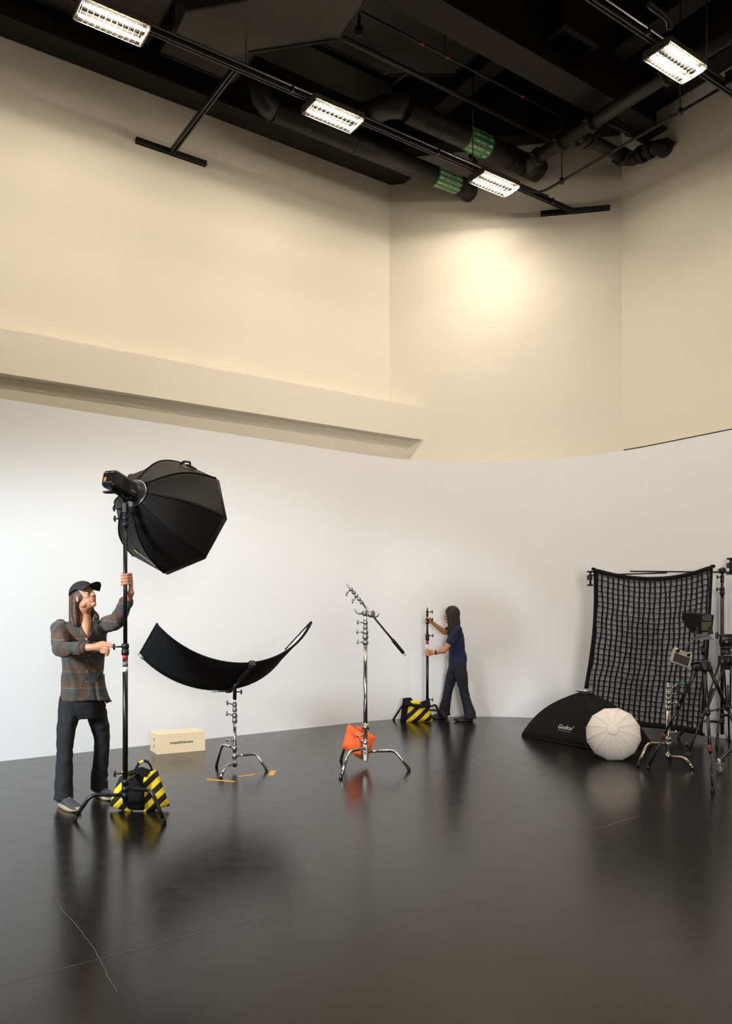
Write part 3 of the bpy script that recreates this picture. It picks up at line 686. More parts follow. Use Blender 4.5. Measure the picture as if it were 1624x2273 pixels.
# --- apple box
c0, c1, c2 = floor_pt(349, 1675), floor_pt(456, 1665.5), floor_pt(330.5, 1666)
bx = (c1-c0).normalized(); by = V(-bx.y, bx.x, 0); bl, bw, bh = .508, .30, .203
cen = c0+bx*bl/2+by*bw/2
t = thing('apple_box', 'pale plywood apple box with two hand slots lettered matthews', 'wooden box', cen)
th_ = .018
MB().box(cen+V(0, 0, bh-th_/2), (bl, bw, th_), bx, by).build('top_panel', 'birch_ply', t)
MB().box(cen+V(0, 0, th_/2), (bl, bw, th_), bx, by).build('bottom_panel', 'birch_ply', t)
fp = None
for s in (-1, 1):
    q = MB().box(cen+by*s*(bw/2-th_/2)+V(0, 0, bh/2), (bl-.0, th_, bh-2*th_), bx, by).build('side_panel', 'birch_ply', t)
    if s < 0: fp = q
def slot_panel(xo):
    mb = MB(); o = cen+bx*xo; hw, z0_, z1_ = bw/2-th_, th_, bh-th_
    ys = [-hw, -.045, .045, hw]; slots = [(.052, .082), (.118, .148)]; zs_ = [z0_]+[z for s in slots for z in s]+[z1_]
    for i in range(3):
        for j in range(len(zs_)-1):
            if i == 1 and j in (1, 3): continue
            mb.box(o+by*((ys[i]+ys[i+1])/2)+V(0, 0, (zs_[j]+zs_[j+1])/2), (th_, ys[i+1]-ys[i], zs_[j+1]-zs_[j]), bx, by)
    return mb
for xo in (-bl/2+th_/2, bl/2-th_/2): slot_panel(xo).build('end_panel', 'birch_ply', t)
MB().box(cen+V(0, 0, bh/2), (bl-.09, bw-.06, bh-.05), bx, by).build('inner_shade', 'black_rubber', t)  # solid black block paints the shade of the hollow behind the slots
MB().text('matthews', .042, lambda x, y: cen-by*(bw/2+.0008)+bx*(x+.0)+V(0, 0, bh*.47+y), bold=.018, width=1.5).build('lettering', 'print_black', fp)

# --- curved reflector and its stand
P2 = V(-1.215, 7.27, 0)
st2 = cstand('low chrome grip stand under the curved black reflector', P2, [(-1.285, 6.954, .075), (-.917, 7.268, .145), (-1.42, 7.457, .215)], .04, [(.5, .0175), (.6, .0145), (.7, .012)], 'chrome', 'cast_steel', .012, kd=(-1, -.3, .35))
RC = V(-1.2756, 7.2597, .875); yaw, tilt, roll, RR, ra0, ra1, RW = .52438, .45203, -.055, .896, -.9151, 1.0344, .648
e1 = V(math.cos(yaw), math.sin(yaw), 0); f_ = V(-math.sin(yaw), math.cos(yaw), 0); e2 = f_*math.sin(tilt)+V(0, 0, 1)*math.cos(tilt); w3 = e1.cross(e2)
if w3.z < 0: w3 = -w3
e1r = e1*math.cos(roll)+e2*math.sin(roll); e2r = e1*(-math.sin(roll))+e2*math.cos(roll)
def rf(a, b, off=0.0):
    th = ra0+(ra1-ra0)*a; rr = RR+off
    return RC+e2r*RR+(e1r*math.sin(th)-e2r*math.cos(th))*rr+w3*((b-.5)*RW)
t = thing('curved_reflector', 'wide black curved reflector, white inside, tilted up on a low chrome stand', 'reflector', RC)
MB().sheet(lambda a, b: rf(a, b, .008), 40, 4, .014).build('black_cover', 'black_fabric', t)
MB().sheet(lambda a, b: rf(.035+a*.93, .03+b*.94, -.0095), 40, 4, .003).build('white_surface', 'white_inner', t)
for b in (0, 1): MB().tube([rf(k/40, b, .003) for k in range(41)], .0105, 8).build('frame_tube', 'black_fabric', t)
for a in (0, 1): MB().tube([rf(a, -.01, .0), rf(a, 1.01, .0)], .0125, 8).build('end_bar', 'black_fabric', t)
MB().tube([rf(-.005, .02, .012), rf(.035, .02, .012)], .016, 8).build('corner_tip', 'silver', t)
am = .535
MB().rbox((rf(am, .02, .03)+rf(am, .98, .03))/2, (RW*1.0, .04, .024), .006, w3, e1r).build('bracket_bar', 'bracket_grey', t)
for b in (0, 1):
    cl = MB().rbox(rf(am, b, .012), (.05, .062, .05), .012, w3, e1r).build('bracket_clamp', 'bracket_grey', t)
MB().tube([rf(am-.1, .0, .02), rf(am-.02, .0, .02)], .01, 8).build('clamp_pin', 'silver', t)
MB().tube([V(P2.x, P2.y, .665), V(P2.x, P2.y, .79), rf(am-.02, .52, .045)], [.0175, .0175, .016], 12).build('mount_tube', 'black_metal', t)
knob(MB(), V(P2.x+.017, P2.y, .735), (1, -.3, 0), .045, .006).build('mount_knob', 'black_plastic', t)

# --- chrome grip stand with the grip arm
P3 = V(-.006, 7.34, 0)
st3 = cstand('tall chrome grip stand holding a slanted grip arm in mid floor', P3, [(-.224, 6.917, .205), (.4035, 7.288, .17), (-.248, 7.795, .255)], .10, [(1.27, .0195), (1.36, .0155), (1.43, .0125)], 'chrome', 'cast_steel', .0145, kd=(-1, -.2, .1))
MB().lathe([(.02, -.03), (.036, -.028), (.036, .028), (.02, .03)], P3+V(0, 0, .4), (0, 0, 1), 18).build('base_ring', 'warm_chrome', st3)
MB().rbox(P3+V(0, 0, .16), (.16, .05, .05), .014, V(0, 0, 1), V(1, 0, 0)).build('turtle_base', 'cast_steel', st3)
MB().lathe([(.0195, -.02), (.0285, -.018), (.0285, .018), (.0195, .02)], P3+V(0, 0, 1.19), (0, 0, 1), 18).build('collar_ring', 'cast_steel', st3)
knob(MB(), P3+V(-.02, -.005, 1.19), (-1, -.2, .1)).build('tee_knob', 'cast_steel', st3)
ga0, ga1 = at(769.5, 1297, 7.1), at(897, 1452, 7.38)
gd = (ga1-ga0).normalized()
gp = ga0+gd*((P3+V(0, 0, 1.47)-ga0).dot(gd))
t = thing('boom_arm', 'slanted chrome grip arm with black handle clamped on the tall chrome stand', 'grip arm', P3+V(0, 0, 1.42))
MB().cyl(ga0+gd*.1, ga1-gd*.17, .0105, 12).build('rod', 'chrome', t)
MB().tube([ga1-gd*.19, ga1-gd*.18, ga1-gd*.02, ga1-gd*.012], [.012, .0165, .0165, .012], 12).build('handle', 'black_rubber', t)
MB().tube(arc_pts(ga1+gd*.008, gd, V(0, 1, 0).cross(gd), .012, 0, 2*math.pi, 12), .0028, 6).build('handle_ring', 'chrome', t)
MB().cyl(ga0, ga0+gd*.1, .0075, 10).build('spigot', 'cast_steel', t)
for k in range(5): MB().lathe([(.012, -.012), (.02-.0012*(k % 2), -.01), (.02-.0012*(k % 2), .01), (.012, .012)], ga0+gd*(.06+.04*k), gd, 14).build('ferrule', 'cast_steel', t)
sd = gd.cross(V(0, 1, 0)).normalized()
for k, q in enumerate((.06, .15)): knob(MB(), ga0+gd*q+sd*(-.012 if sd.x > 0 else .012), sd*(-1 if sd.x > 0 else 1)+V(0, -.2, -.3), .045).build('tee_knob', 'cast_steel', t)
hd = P3+V(0, 0, 1.465)
MB().lathe([(.012, -.022), (.032, -.018), (.034, 0), (.032, .018), (.012, .022)], hd, V(.35, -1, 0), 18).build('grip_disc', 'cast_steel', t)
MB().lathe([(.012, -.02), (.036, -.016), (.036, .016), (.012, .02)], gp, V(.35, -1, 0), 18).build('grip_disc', 'cast_steel', t)
MB().rbox(hd+V(0, 0, -.03), (.07, .034, .034), .01, V(0, 0, 1), V(1, 0, 0)).build('head_socket', 'cast_steel', t)
MB().tube([hd+V(-.015, -.02, 0), hd+V(-.06, -.03, -.005), hd+V(-.085, -.035, .008), hd+V(-.1, -.035, .04)], [.012, .011, .010, .008], 10).build('lever_handle', 'cast_steel', t)
MB().tube([gp+V(.03, -.01, -.035), gp+V(.06, -.02, -.02), gp+V(.075, -.02, .005)], [.012, .012, .007], 8, flat=(1.6, .7)).build('wing_nut', 'cast_steel', t)

# --- black grip stand held by the person in navy
P4 = V(.823, 10.55, 0)
st4 = cstand('slim black grip stand pushed by the person in the navy shirt', P4, [(.373, 10.66, .235), (1.0857, 10.42, .15), (1.02, 10.82, .19)], .09, [(1.14, .0185), (1.36, .0145), (1.46, .011), (1.53, .008)], 'black_metal', 'black_plastic', .0135, kd=(1, -.3, 0))
for z_, hh, m_ in ((1.065, .045, 'red_plastic'), (1.0, .075, 'print_white')): MB().tube([P4+V(0, 0, z_-hh/2), P4+V(0, 0, z_+hh/2)], .0189, 16).build('sticker', m_, st4)

# ================================================================== SANDBAGS
def pillow(mb, c, ex, ey, ez, w_, h_, d_, taper=0.0, nx=16, ny=16, lump=.0, sag=0.0, p=3.0, seed=0):
    """stuffed bag: ex across (w_), ey up (h_), ez thickness (d_); taper<0 narrows the top"""
    rnd = random.Random(seed); ph = [rnd.uniform(0, 6) for _ in range(6)]
    def pt(i, j, s):
        a, b = i/nx*2-1, j/ny*2-1
        th = max(0, 1-abs(a)**p)**.55*max(0, 1-abs(b)**p)**.55
        ww = w_*(1+taper*b)*(1-.05*(1-abs(a))*abs(b))
        wob = lump*(math.sin(a*4+ph[0])*math.sin(b*5+ph[1])+.6*math.sin(a*9+ph[2]+b*6))
        q = -sag*max(0, -b)*th
        return c+ex*(a*ww/2)+ey*(b*h_/2+.0)+ez*(s*(th*d_/2*(1-.25*b)+wob*th))
    vs, fs = [], []
    W = nx+1
    for s in (-1, 1):
        for j in range(ny+1):
            for i in range(nx+1): vs.append(pt(i, j, s))
    o = W*(ny+1)
    for j in range(ny):
        for i in range(nx):
            q = (j*W+i, j*W+i+1, (j+1)*W+i+1, (j+1)*W+i); fs.append(q[::-1]); fs.append(tuple(o+k for k in q))
    return mb.add(vs, fs, True)
GB = 'sandbags weighing down the stands'
# striped saddle bag at the octabox stand
b0 = V(-1.685, 5.87, 0)
t = thing('sandbag', 'black and yellow striped sandbag with handle under the octagonal softbox stand', 'sandbag', b0, GB)
for cx_, lean, nm, sd_ in ((-.105, .26, 0, 3), (.095, -.26, 0, 5)):
    ey = V(lean, .05, 1).normalized(); ez = V(-.25 if cx_ < 0 else .35, -1, 0).normalized(); ex = ey.cross(ez).normalized()
    if ex.x < 0: ex = -ex
    ez = ex.cross(ey)
    lobe = pillow(MB(), b0+V(cx_, -.02, .142), ex, ey, ez, .165, .285, .12, -.16, lump=.006, seed=sd_).build('striped_pocket', 'hazard_stripes', t)
pillow(MB(), b0+V(-.01, -.035, .145), V(1, 0, 0), V(0, .1, 1).normalized(), V(0, -1, .1).normalized(), .15, .28, .13, -.1, lump=.004, seed=9).build('black_core', 'black_fabric', t)
MB().sheet(lambda a, b: b0+V(-.02+(a-.5)*.17+.03*b, -.075+.16*b, .292+.022*math.sin(math.pi*b)-.06*abs(a-.5)), 8, 8, .008).build('top_flap', 'black_fabric', t)
hp = [b0+V(x, -.0+.01*k, z) for k, (x, z) in enumerate(((-.05, .26), (-.035, .305), (-.015, .345), (.015, .358), (.045, .346), (.062, .315), (.07, .275)))]
hs = MB().tube(hp, .013, 10, flat=(1.7, .55)).build('handle', 'black_fabric', t)
MB().tube(hp[2:4], .0145, 10, flat=(1.7, .6)).build('handle_patch', 'yellow_fabric', hs)
# striped bag at the navy person's stand
b1 = floor_pt(925, 1604)+V(0, .09, 0)
t = thing('sandbag', 'black and yellow striped sandbag hanging on the stand pushed by the navy person', 'sandbag', b1, GB)
ey = V(-.04, .1, 1).normalized(); ez = V(.12, -1, .1).normalized(); ex = ey.cross(ez).normalized(); ex = ex if ex.x > 0 else -ex
pillow(MB(), b1+V(.035, -.0, .125), ex, ey, ez, .32, .25, .14, -.14, lump=.006, seed=2).build('striped_pocket', 'hazard_stripes_far', t)
pillow(MB(), b1+V(-.06, .07, .13), V(.95, .3, 0).normalized(), V(0, 0, 1), V(.3, -.95, 0).normalized(), .3, .26, .12, -.1, lump=.005, seed=4).build('rear_pocket', 'black_fabric', t)
MB().sheet(lambda a, b: b1+V(-.185+.36*a+.02*b*math.sin(a*9), -.03-.055*b+.03*(1-b), .3-.095*b-.045*math.sin(math.pi*a)*(1-b)*(a > .3)+.012*math.sin(a*7)), 14, 6, .02).build('top_flap', 'black_fabric', t)
MB().sheet(lambda a, b: b1+V(-.08+.13*a, -.061-.006*b, .292-.045*b-.01*a), 4, 2, .004).build('yellow_tag', 'yellow_fabric', t)
# orange bag on the chrome stand
b2 = V(-.1, 7.5, 0)
t = thing('sandbag', 'bright orange sandbag slung over a leg of the tall chrome stand', 'sandbag', b2, GB)
ey = V(.30, .2, 1).normalized(); ez = V(-.1, -1, .22).normalized(); ex = ey.cross(ez).normalized(); ex = ex if ex.x > 0 else -ex
ax_ = (ex+V(0, 0, -.32)).normalized()
MB_ = pillow(MB(), V(-.105, 7.49, .235), ax_, ey, ez, .225, .235, .13, 0.0, lump=.008, seed=6); MB_.build('front_pocket', 'orange_fabric', t)
pillow(MB(), V(-.035, 7.58, .2), ax_, ey, ez, .2, .26, .11, 0.05, lump=.008, seed=8).build('rear_pocket', 'orange_fabric', t)
MB().sheet(lambda a, b: V(-.105, 7.49, .235)+ax_*((a-.5)*.215)+ey*(.115-.062*b+.006*math.sin(a*9)*b)+ez*(.022+.045*math.sin(b*1.5)), 12, 5, .006).build('flap', 'orange_fabric', t)
MB().tube([V(-.15, 7.5, .37), V(-.09, 7.52, .345), V(-.03, 7.52, .325), V(.0, 7.5, .322)], .012, 8, flat=(1.6, .6)).build('strap', 'black_fabric', t)
MB().rbox(V(-.075, 7.42, .118), (.07, .025, .03), .008, ax_, ey).build('buckle', 'black_plastic', t)

# --- tape marks
for p_, q_, wd, lb in (((459, 1730), (521, 1735), .028, 'longest orange tape strip on the floor in front of the reflector stand'), ((530, 1724), (565, 1719), .026, 'short thin orange tape strip between the legs of the reflector stand'), ((607, 1711), (601, 1721), .05, 'stubby wide orange tape piece right of the reflector stand foot')):
    a, b = floor_pt(*p_), floor_pt(*q_); d = (b-a); dn = d.normalized()
    tag(MB().box((a+b)/2+V(0, 0, .0012), (d.length, wd, .002), dn, V(-dn.y, dn.x, 0)).build('tape_strip', 'orange_tape', origin=V((a+b)/2)), lb, 'floor tape', 'orange tape marks')

# ================================================================== SOFTBOX ON THE FLOOR AND WHITE DOME
sL, sN, sR = V(1.844, 9.314, 0), V(2.504, 8.19, 0), V(3.133, 8.6, 0); sB = sL+sR-sN
sC = (sL+sR)/2; AP = V(2.49, 8.957, .575)
t = thing('rectangular_softbox', 'black rectangular softbox lying face down with white Godox lettering', 'softbox', sC)
cs = [sL, sN, sR, sB]; sx_ = (sN-sL).normalized(); sy_ = (sR-sN).normalized()
rc = [AP+(-sx_-sy_)*.065, AP+(sx_-sy_)*.065, AP+(sx_+sy_)*.065, AP+(-sx_+sy_)*.065]
def srib(k, b):
    p = (cs[k % 4]+V(0, 0, .025)).lerp(rc[k % 4]-V(0, 0, .03), b); out = (cs[k % 4]-sC).normalized()
    return p+(out*.55+V(0, 0, 1)).normalized()*.08*math.sin(math.pi*b**.9)
sp = []
for k in range(4):
    def face(a, b, k=k):
        p = srib(k, b).lerp(srib(k+1, b), a); ins = (sC-(cs[k]+cs[(k+1) % 4])/2).normalized()
        return p+ins*(.03*math.sin(math.pi*a)*math.sin(math.pi*b))
    o_ = MB().sheet(face, 12, 14, .004).build('fabric_panel', 'black_fabric', t); sp.append((o_, face))
    MB().sheet(lambda a, b, k=k: cs[k].lerp(cs[(k+1) % 4], a)+V(0, 0, .002+.026*b), 2, 1, .006).build('front_lip', 'black_fabric', t)
MB().lathe([(.062, -.07), (.064, -.02), (.085, -.01), (.1, 0), (.1, .014), (.088, .016)], AP+V(0, 0, .0), (0, 0, 1), 26).build('speed_ring', 'silver', t)
fn = sp[0][1]
best = min(((abs(CX+F*fn(a/60, b/60).x/fn(a/60, b/60).y-1252)+abs(HY-F*(fn(a/60, b/60).z-H)/fn(a/60, b/60).y-1618), a/60, b/60) for a in range(5, 56) for b in range(3, 50)))
ta, tb = best[1], best[2]
p0 = V(fn(ta, tb)); ea = (V(fn(ta+.03, tb))-V(fn(ta-.03, tb))).normalized(); eb = (V(fn(ta, tb+.03))-V(fn(ta, tb-.03))); eb = (eb-ea*eb.dot(ea)).normalized(); n_ = ea.cross(eb).normalized()
n_ = n_ if n_.dot(V(0, -1, .3)) > 0 else -n_
LE = 1.28
def put(x, y, lift=.004): return V(fn(ta+x/LE, tb))+eb*y+n_*lift
lt = MB(); lt.text('Godox', .066, lambda x, y: put(x*1.0, y-.005, .006+abs(y)*.06), shear=.25, bold=.006, width=1.35); lt.build('lettering', 'print_white', sp[0][0])
lt = MB(); lt.text('WWW.GODOX.COM', .021, lambda x, y: put(x, y-.034, .008), bold=.004, width=1.1); lt.build('lettering', 'print_grey', sp[0][0])
MB().lathe([(.007, 0), (.011, 0), (.011, .001), (.007, .001)], put(.145, .035, .01), n_, 10).build('registered_mark', 'print_grey', sp[0][0])
# dome
DR = .26
dc = V(2.47, 7.85, DR*.97); dax = V(-.30, -.88, .36).normalized(); dx = dax.cross(V(0, 0, 1)).normalized(); dy = dx.cross(dax)
t = thing('lantern_dome', 'white gored lantern dome leaning against the black softbox', 'lantern softbox', V(dc.x, dc.y, 0))
NG = 12
def dp(i, th):
    a = 2*math.pi*(i+.35)/NG; r = DR*math.sin(th)*(1+.03*math.sin(th)); h = DR*.86*math.cos(th)
    return dc+dax*h+(dx*math.cos(a)+dy*math.sin(a))*r
for i in range(NG):
    def go(a, b, i=i):
        th = .2+b*2.2; p = dp(i, th).lerp(dp(i+1, th), a)
        return p+(p-dc).normalized()*(.0022*math.sin(b*70+i)*math.sin(math.pi*a)*(.5+.5*math.sin(i*1.7+b*4)))
    MB().sheet(go, 6, 36, .003).build('gore_panel', 'white_fabric', t)
    MB().tube([dp(i, .2+k/20*2.2)+(dp(i, .2+k/20*2.2)-dc).normalized()*.0005 for k in range(21)], .0028, 6).build('seam', 'white_fabric', t)
MB().lathe([(.056, -.006), (.056, .004), (.05, .007), (.002, .008)], dc+dax*(DR*.86*math.cos(.2)+.002), dax, 22).build('cap', 'white_fabric', t)
MB().lathe([(.21, -.03), (.215, 0), (.19, .02)], dc-dax*(DR*.86*.73), dax, 22).build('back_ring', 'silver', t)

# ================================================================== GRID SCRIM AND ITS STAND
def lerp_list(L, t_):
    t_ = min(max(t_, 0), 1)*(len(L)-1); i = min(int(t_), len(L)-2); f = t_-i
    a, b = L[max(i-1, 0)], L[i]; c, d = L[i+1], L[min(i+2, len(L)-1)]
    return .5*((2*b)+(-a+c)*f+(2*a-5*b+4*c-d)*f*f+(-a+3*b-3*c+d)*f**3)
topy = [1263, 1273, 1280, 1282, 1279, 1270, 1257]; leftx = [1317, 1318, 1315, 1307, 1296, 1290]; rightx = [1582, 1579, 1575, 1570, 1564, 1559]; boty = [1600, 1602, 1607, 1612, 1617, 1623, 1630]
def scrim(s, t_, off=0.0):
    px = lerp_list(leftx, t_)*(1-s)+lerp_list(rightx, t_)*s; py = lerp_list(topy, s)*(1-t_)+lerp_list(boty, s)*t_
    D = 9.78-.8*s+.10*math.sin(math.pi*s)-.05*math.sin(math.pi*t_)+.008*math.sin(s*31)*math.sin(t_*17)
    return at(px, py, D)+V(-.55, -.83, 0)*off
t = thing('grid_scrim', 'tall dark egg-crate grid scrim hanging from a crossbar at the right', 'grid scrim', scrim(.5, 1))
MB().sheet(lambda a, b: scrim(a, b), 30, 40, .003).build('diffusion_cloth', 'scrim_cloth', t)
NCOL, NROW = 21, 27; GD = .024
for i in range(NCOL+1):
    s0 = .035+.93*i/NCOL; ph = random.uniform(0, 6)
    MB().sheet(lambda a, b: scrim(s0+.0035*math.sin(b*13+ph)+.0028*math.sin(b*31+ph*2), .025+.945*b, .003+GD*a), 1, 40, .013).build('grid_strap', 'black_fabric', t)
for j in range(NROW+1):
    t0 = .03+.935*j/NROW; ph = random.uniform(0, 6)
    MB().sheet(lambda a, b: scrim(.03+.94*b, t0+.0022*math.sin(b*14+ph)+.0016*math.sin(b*37+ph), .004+GD*a), 1, 40, .006).build('grid_strap', 'black_fabric', t)
for f0, f1 in ((lambda a: (a, .0), lambda a: (a, .02)), (lambda a: (a, .972), lambda a: (a, 1.0)), (lambda a: (0, a), lambda a: (.026, a)), (lambda a: (.976, a), lambda a: (1, a))):
    def hem(a, b, f0=f0, f1=f1):
        p, q = f0(a), f1(a); return scrim(p[0]+(q[0]-p[0])*b, p[1]+(q[1]-p[1])*b, .014+.008*math.sin(math.pi*b))
    MB().sheet(hem, 40, 4, .014).build('hem', 'black_fabric', t)
for s_, t_ in ((.0, .0), (1, 0), (1, 1)): MB().rbox(scrim(s_, t_, .01), (.04, .035, .035), .01).build('corner_pocket', 'black_fabric', t)
P5 = V(4.08, 9.0, 0)
st5 = cstand('tall black stand beside the right edge of the grid scrim', P5, [(3.79, 8.49, .25), (3.62, 9.12, .21), (4.25, 8.8, .29)], .07, [(1.72, .0195), (1.86, .015), (1.93, .012)], 'black_metal', 'black_plastic', .0135, kd=(-1, -.4, 0))
bar = thing('crossbar', 'thin black crossbar rods holding up the grid scrim', 'crossbar', V(P5.x, P5.y, 1.93))
qa, qb = at(1306, 1277, 9.84), at(1640, 1270.5, 8.9)
MB().cyl(at(1398, 1268, 9.62), at(1640, 1270.5, 8.94), .0095, 10).build('rod', 'black_metal', bar)
MB().cyl(qa, at(1480, 1271.5, 9.4), .0095, 10).build('rod', 'black_metal', bar)
MB().lathe([(.01, -.03), (.036, -.026), (.036, .026), (.01, .03)], V(P5.x, P5.y, 1.945), V(.3, -1, 0), 16).build('grip_disc', 'black_metal', bar)
def grip_clamp(c, label):
    g = thing('spring_clamp', label, 'clamp', c, 'small black clamps on the crossbar')
    MB().rbox(c+V(0, 0, .085), (.07, .04, .022), .008, V(1, 0, 0), V(0, 1, 0)).build('jaw', 'black_metal', g)
    MB().rbox(c+V(0, 0, -.085), (.07, .04, .022), .008, V(1, 0, 0), V(0, 1, 0)).build('jaw', 'black_metal', g)
    MB().cyl(c+V(.005, 0, -.085), c+V(.005, 0, .085), .014, 12).build('screw', 'black_metal', g)
    MB().rbox(c+V(-.005, 0, .01), (.06, .05, .06), .01, V(1, 0, 0), V(0, 1, 0)).build('clamp_body', 'black_plastic', g)
    return g
grip_clamp(at(1309, 1284, 9.86), 'small black clamp at the left end of the crossbar')
grip_clamp(at(1620, 1257, 8.92), 'small black clamp above the stand at the right frame edge')

# --- short chrome stand
P6 = V(2.914, 7.58, 0)
cstand('short chrome grip stand with a bare spigot in front of the grid scrim', P6, [(2.587, 7.478, .205), (3.053, 7.33, .085), (3.05, 7.88, .25)], .04, [(.58, .0185), (.67, .0165), (.735, .0125), (.79, .009)], 'warm_chrome', 'chrome', .0145, kd=(1, -.2, .1))

# ================================================================== TRIPODS
def tripod(label, apex, feet, r0, name='tripod', m='black_metal', split=.5, spread_head=.05, red=True, twin=False):
    base = V(apex.x, apex.y, 0)
    t = thing(name, label, 'tripod', base, 'camera tripods')
    MB().lathe([(.03, -.05), (.055, -.045), (.06, 0), (.055, .03), (.04, .045)], apex, (0, 0, 1), 18).build('crown', 'black_plastic', t)
    for f in feet:
        d = V(f[0]-apex.x, f[1]-apex.y, 0).normalized(); top = apex+d*spread_head+V(0, 0, -.01); ft = V(f[0], f[1], .012); dr = (ft-top)
        lg = MB()
        if twin:
            sd = V(-d.y, d.x, 0)
            for s in (-1, 1): lg.tube([top+sd*s*.035, top+dr*.55+sd*s*.02], .0095, 10)
            lg.box(top+dr*.56, (.06, .03, .05), sd, d)
            lg.tube([top+dr*.3, top+dr*.97], [.011, .010], 10)
        else:
            lg.tube([top, top+dr*.38], [r0, r0*.95], 12); lg.tube([top+dr*.38, top+dr*.68], r0*.8, 12); lg.tube([top+dr*.68, top+dr*.98], r0*.62, 12)
        L = lg.build('leg', m, t)
        if not twin:
            for q, k in ((.38, 1.2), (.68, 1.0)):
                MB().lathe([(r0*k, -.03), (r0*k*1.18, -.026), (r0*k*1.18, .026), (r0*k, .03)], top+dr*q, dr, 14).build('leg_lock', 'red_plastic_dark' if (red and q > .5) else 'black_plastic', L)
        else:
            MB().lathe([(.012, -.03), (.022, -.026), (.022, .026), (.012, .03)], top+dr*.6, dr, 14).build('leg_lock', 'black_plastic', L)
        MB().lathe([(.008, .03), (.014, .025), (.018, .0), (.018, -.01)], ft+V(0, 0, .0), (0, 0, 1), 12).build('foot', 'black_rubber', L)
        MB().tube([top+V(0, 0, .02), top+dr*.04], [.024, .026], 10).build('hinge', 'black_plastic', L)
    return t
mat('red_plastic_dark', (84, 30, 30), .5)
AP1 = V(3.01, 7.0, 1.0)
tp = tripod('slim black camera tripod carrying the hooded monitor, front right', AP1, [(2.647, 7.371), (2.839, 6.434), (3.56, 7.18)], .017)
MB().cyl(AP1+V(0, 0, -.25), AP1+V(0, 0, .19), .014, 12).build('centre_column', 'black_metal', tp)
MB().tube([AP1+V(0, 0, .1), AP1+V(-.01, -.01, .13), AP1+V(-.02, 0, .17)], .02, 10).build('column_clamp', 'black_plastic', tp)
# hooded monitor
mc = at(1562, 1398, 6.95)
m_ = thing('hooded_monitor', 'black hooded monitor with an olive battery on the slim tripod', 'monitor', AP1+V(0, 0, .19))
mx_ = V(.78, -.45, .08).normalized(); my = V(-mx_.y, mx_.x, 0).normalized()*-1; my = V(.5, .86, 0).normalized(); mz = V(0, 0, 1)
# plate
MB().prism([mc+V(-.10, 0, -.085), mc+V(.075, -.04, -.085), mc+V(.045, -.03, -.055), mc+V(.03, -.03, -.02), mc+V(-.05, 0, -.02), mc+V(-.06, 0, -.055)], V(.02, .06, 0)).build('mount_plate', 'monitor_grey', m_)
hood = MB()
h1, h2 = at(1553, 1368, 6.93), at(1553, 1408, 6.93)
hood.prism([at(1514, 1361, 6.95), at(1556, 1365, 6.93), at(1556, 1407, 6.93), at(1540, 1408, 6.94), at(1527, 1396, 6.95), at(1512, 1374, 6.95)], V(.03, .012, 0)*.4)
hood.prism([at(1514, 1361, 6.95), at(1556, 1365, 6.93), at(1582, 1366, 7.1), at(1540, 1360, 7.15)], V(0, 0, .006))
hood.prism([at(1540, 1360, 7.15), at(1582, 1366, 7.1), at(1578, 1405, 7.1), at(1556, 1408, 7.12), at(1545, 1396, 7.14), at(1533, 1374, 7.15)], V(.01, .006, 0))
hood.build('sun_hood', 'black_fabric', m_)
MB().prism([at(1554, 1366, 6.93), at(1579, 1365, 7.0), at(1578, 1379, 7.0), at(1555, 1377, 6.93)], V(.015, .05, 0)).build('monitor_back', 'monitor_grey', m_)
MB().prism([at(1556, 1380, 6.91), at(1579, 1381, 6.98), at(1576, 1400, 6.98), at(1556, 1400, 6.91)], V(.02, .06, 0)).build('battery', 'olive_battery', m_)
for px in (1546, 1578): MB().prism([at(px-5, 1408, 6.9), at(px+5, 1408, 6.9), at(px+2, 1391, 6.9), at(px-2, 1391, 6.9)], V(.0, .02, 0)).build('yoke_arm', 'black_plastic', m_)
# controller
cc_ = at(1511, 1461, 6.75)
k_ = thing('remote_controller', 'grey remote controller with a dark screen clamped to the slim tripod', 'controller', cc_)
cx1, cy1 = V(.86, -.1, -.32).normalized(), V(.33, .25, .62).normalized(); cy1 = (cy1-cx1*cy1.dot(cx1)).normalized(); cz1 = cx1.cross(cy1)
if cz1.y > 0: cz1 = -cz1
MB().rbox(cc_, (.165, .135, .03), .012, cx1, cy1).build('case', 'controller_grey', k_)
MB().box(cc_+cz1*.0155-cy1*.018, (.135, .08, .004), cx1, cy1).build('screen', 'screen_dark', k_)
for s in (-1, 1):
    j_ = MB().lathe([(.016, 0), (.016, .006), (.006, .008), (.006, .022), (.011, .026), (.003, .028)], cc_+cx1*s*.048+cy1*.045+cz1*.015, cz1, 12).build('thumb_stick', 'black_plastic', k_)
for s in (-.012, .012): MB().lathe([(.005, 0), (.005, .003), (.001, .004)], cc_+cx1*s+cy1*.045+cz1*.015, cz1, 8).build('button', 'black_plastic', k_)
for s in (-1, 1): MB().box(cc_+cx1*s*.06+cy1*.07, (.03, .012, .012), cx1, cy1).build('trigger', 'print_yellow', k_)
MB().tube([cc_+cy1*.06-cz1*.01+cx1*.03, cc_+cy1*.13+cx1*.03, cc_+cy1*.17+cx1*.03], .006, 8).build('antenna', 'black_plastic', k_)
MB().tube([cc_-cz1*.015+cx1*.03, cc_+V(.11, .1, -.02), cc_+V(.15, .18, -.06), V(AP1.x-.02, AP1.y, 1.03)], .012, 8).build('clamp_arm', 'black_metal', k_)
cw = cc_+V(.03, .05, -.27)
cb = thing('cable_coil', 'coiled black cable with a teal tie hanging below the controller', 'cable', cw)
coil = []
for k in range(73):
    a = k/72*math.pi*2*4; coil.append(cw+V(.05*math.cos(a)+.01*math.sin(a*.37), .02*math.sin(a*.5), .045*math.sin(a)+.008*math.cos(a*.61)))
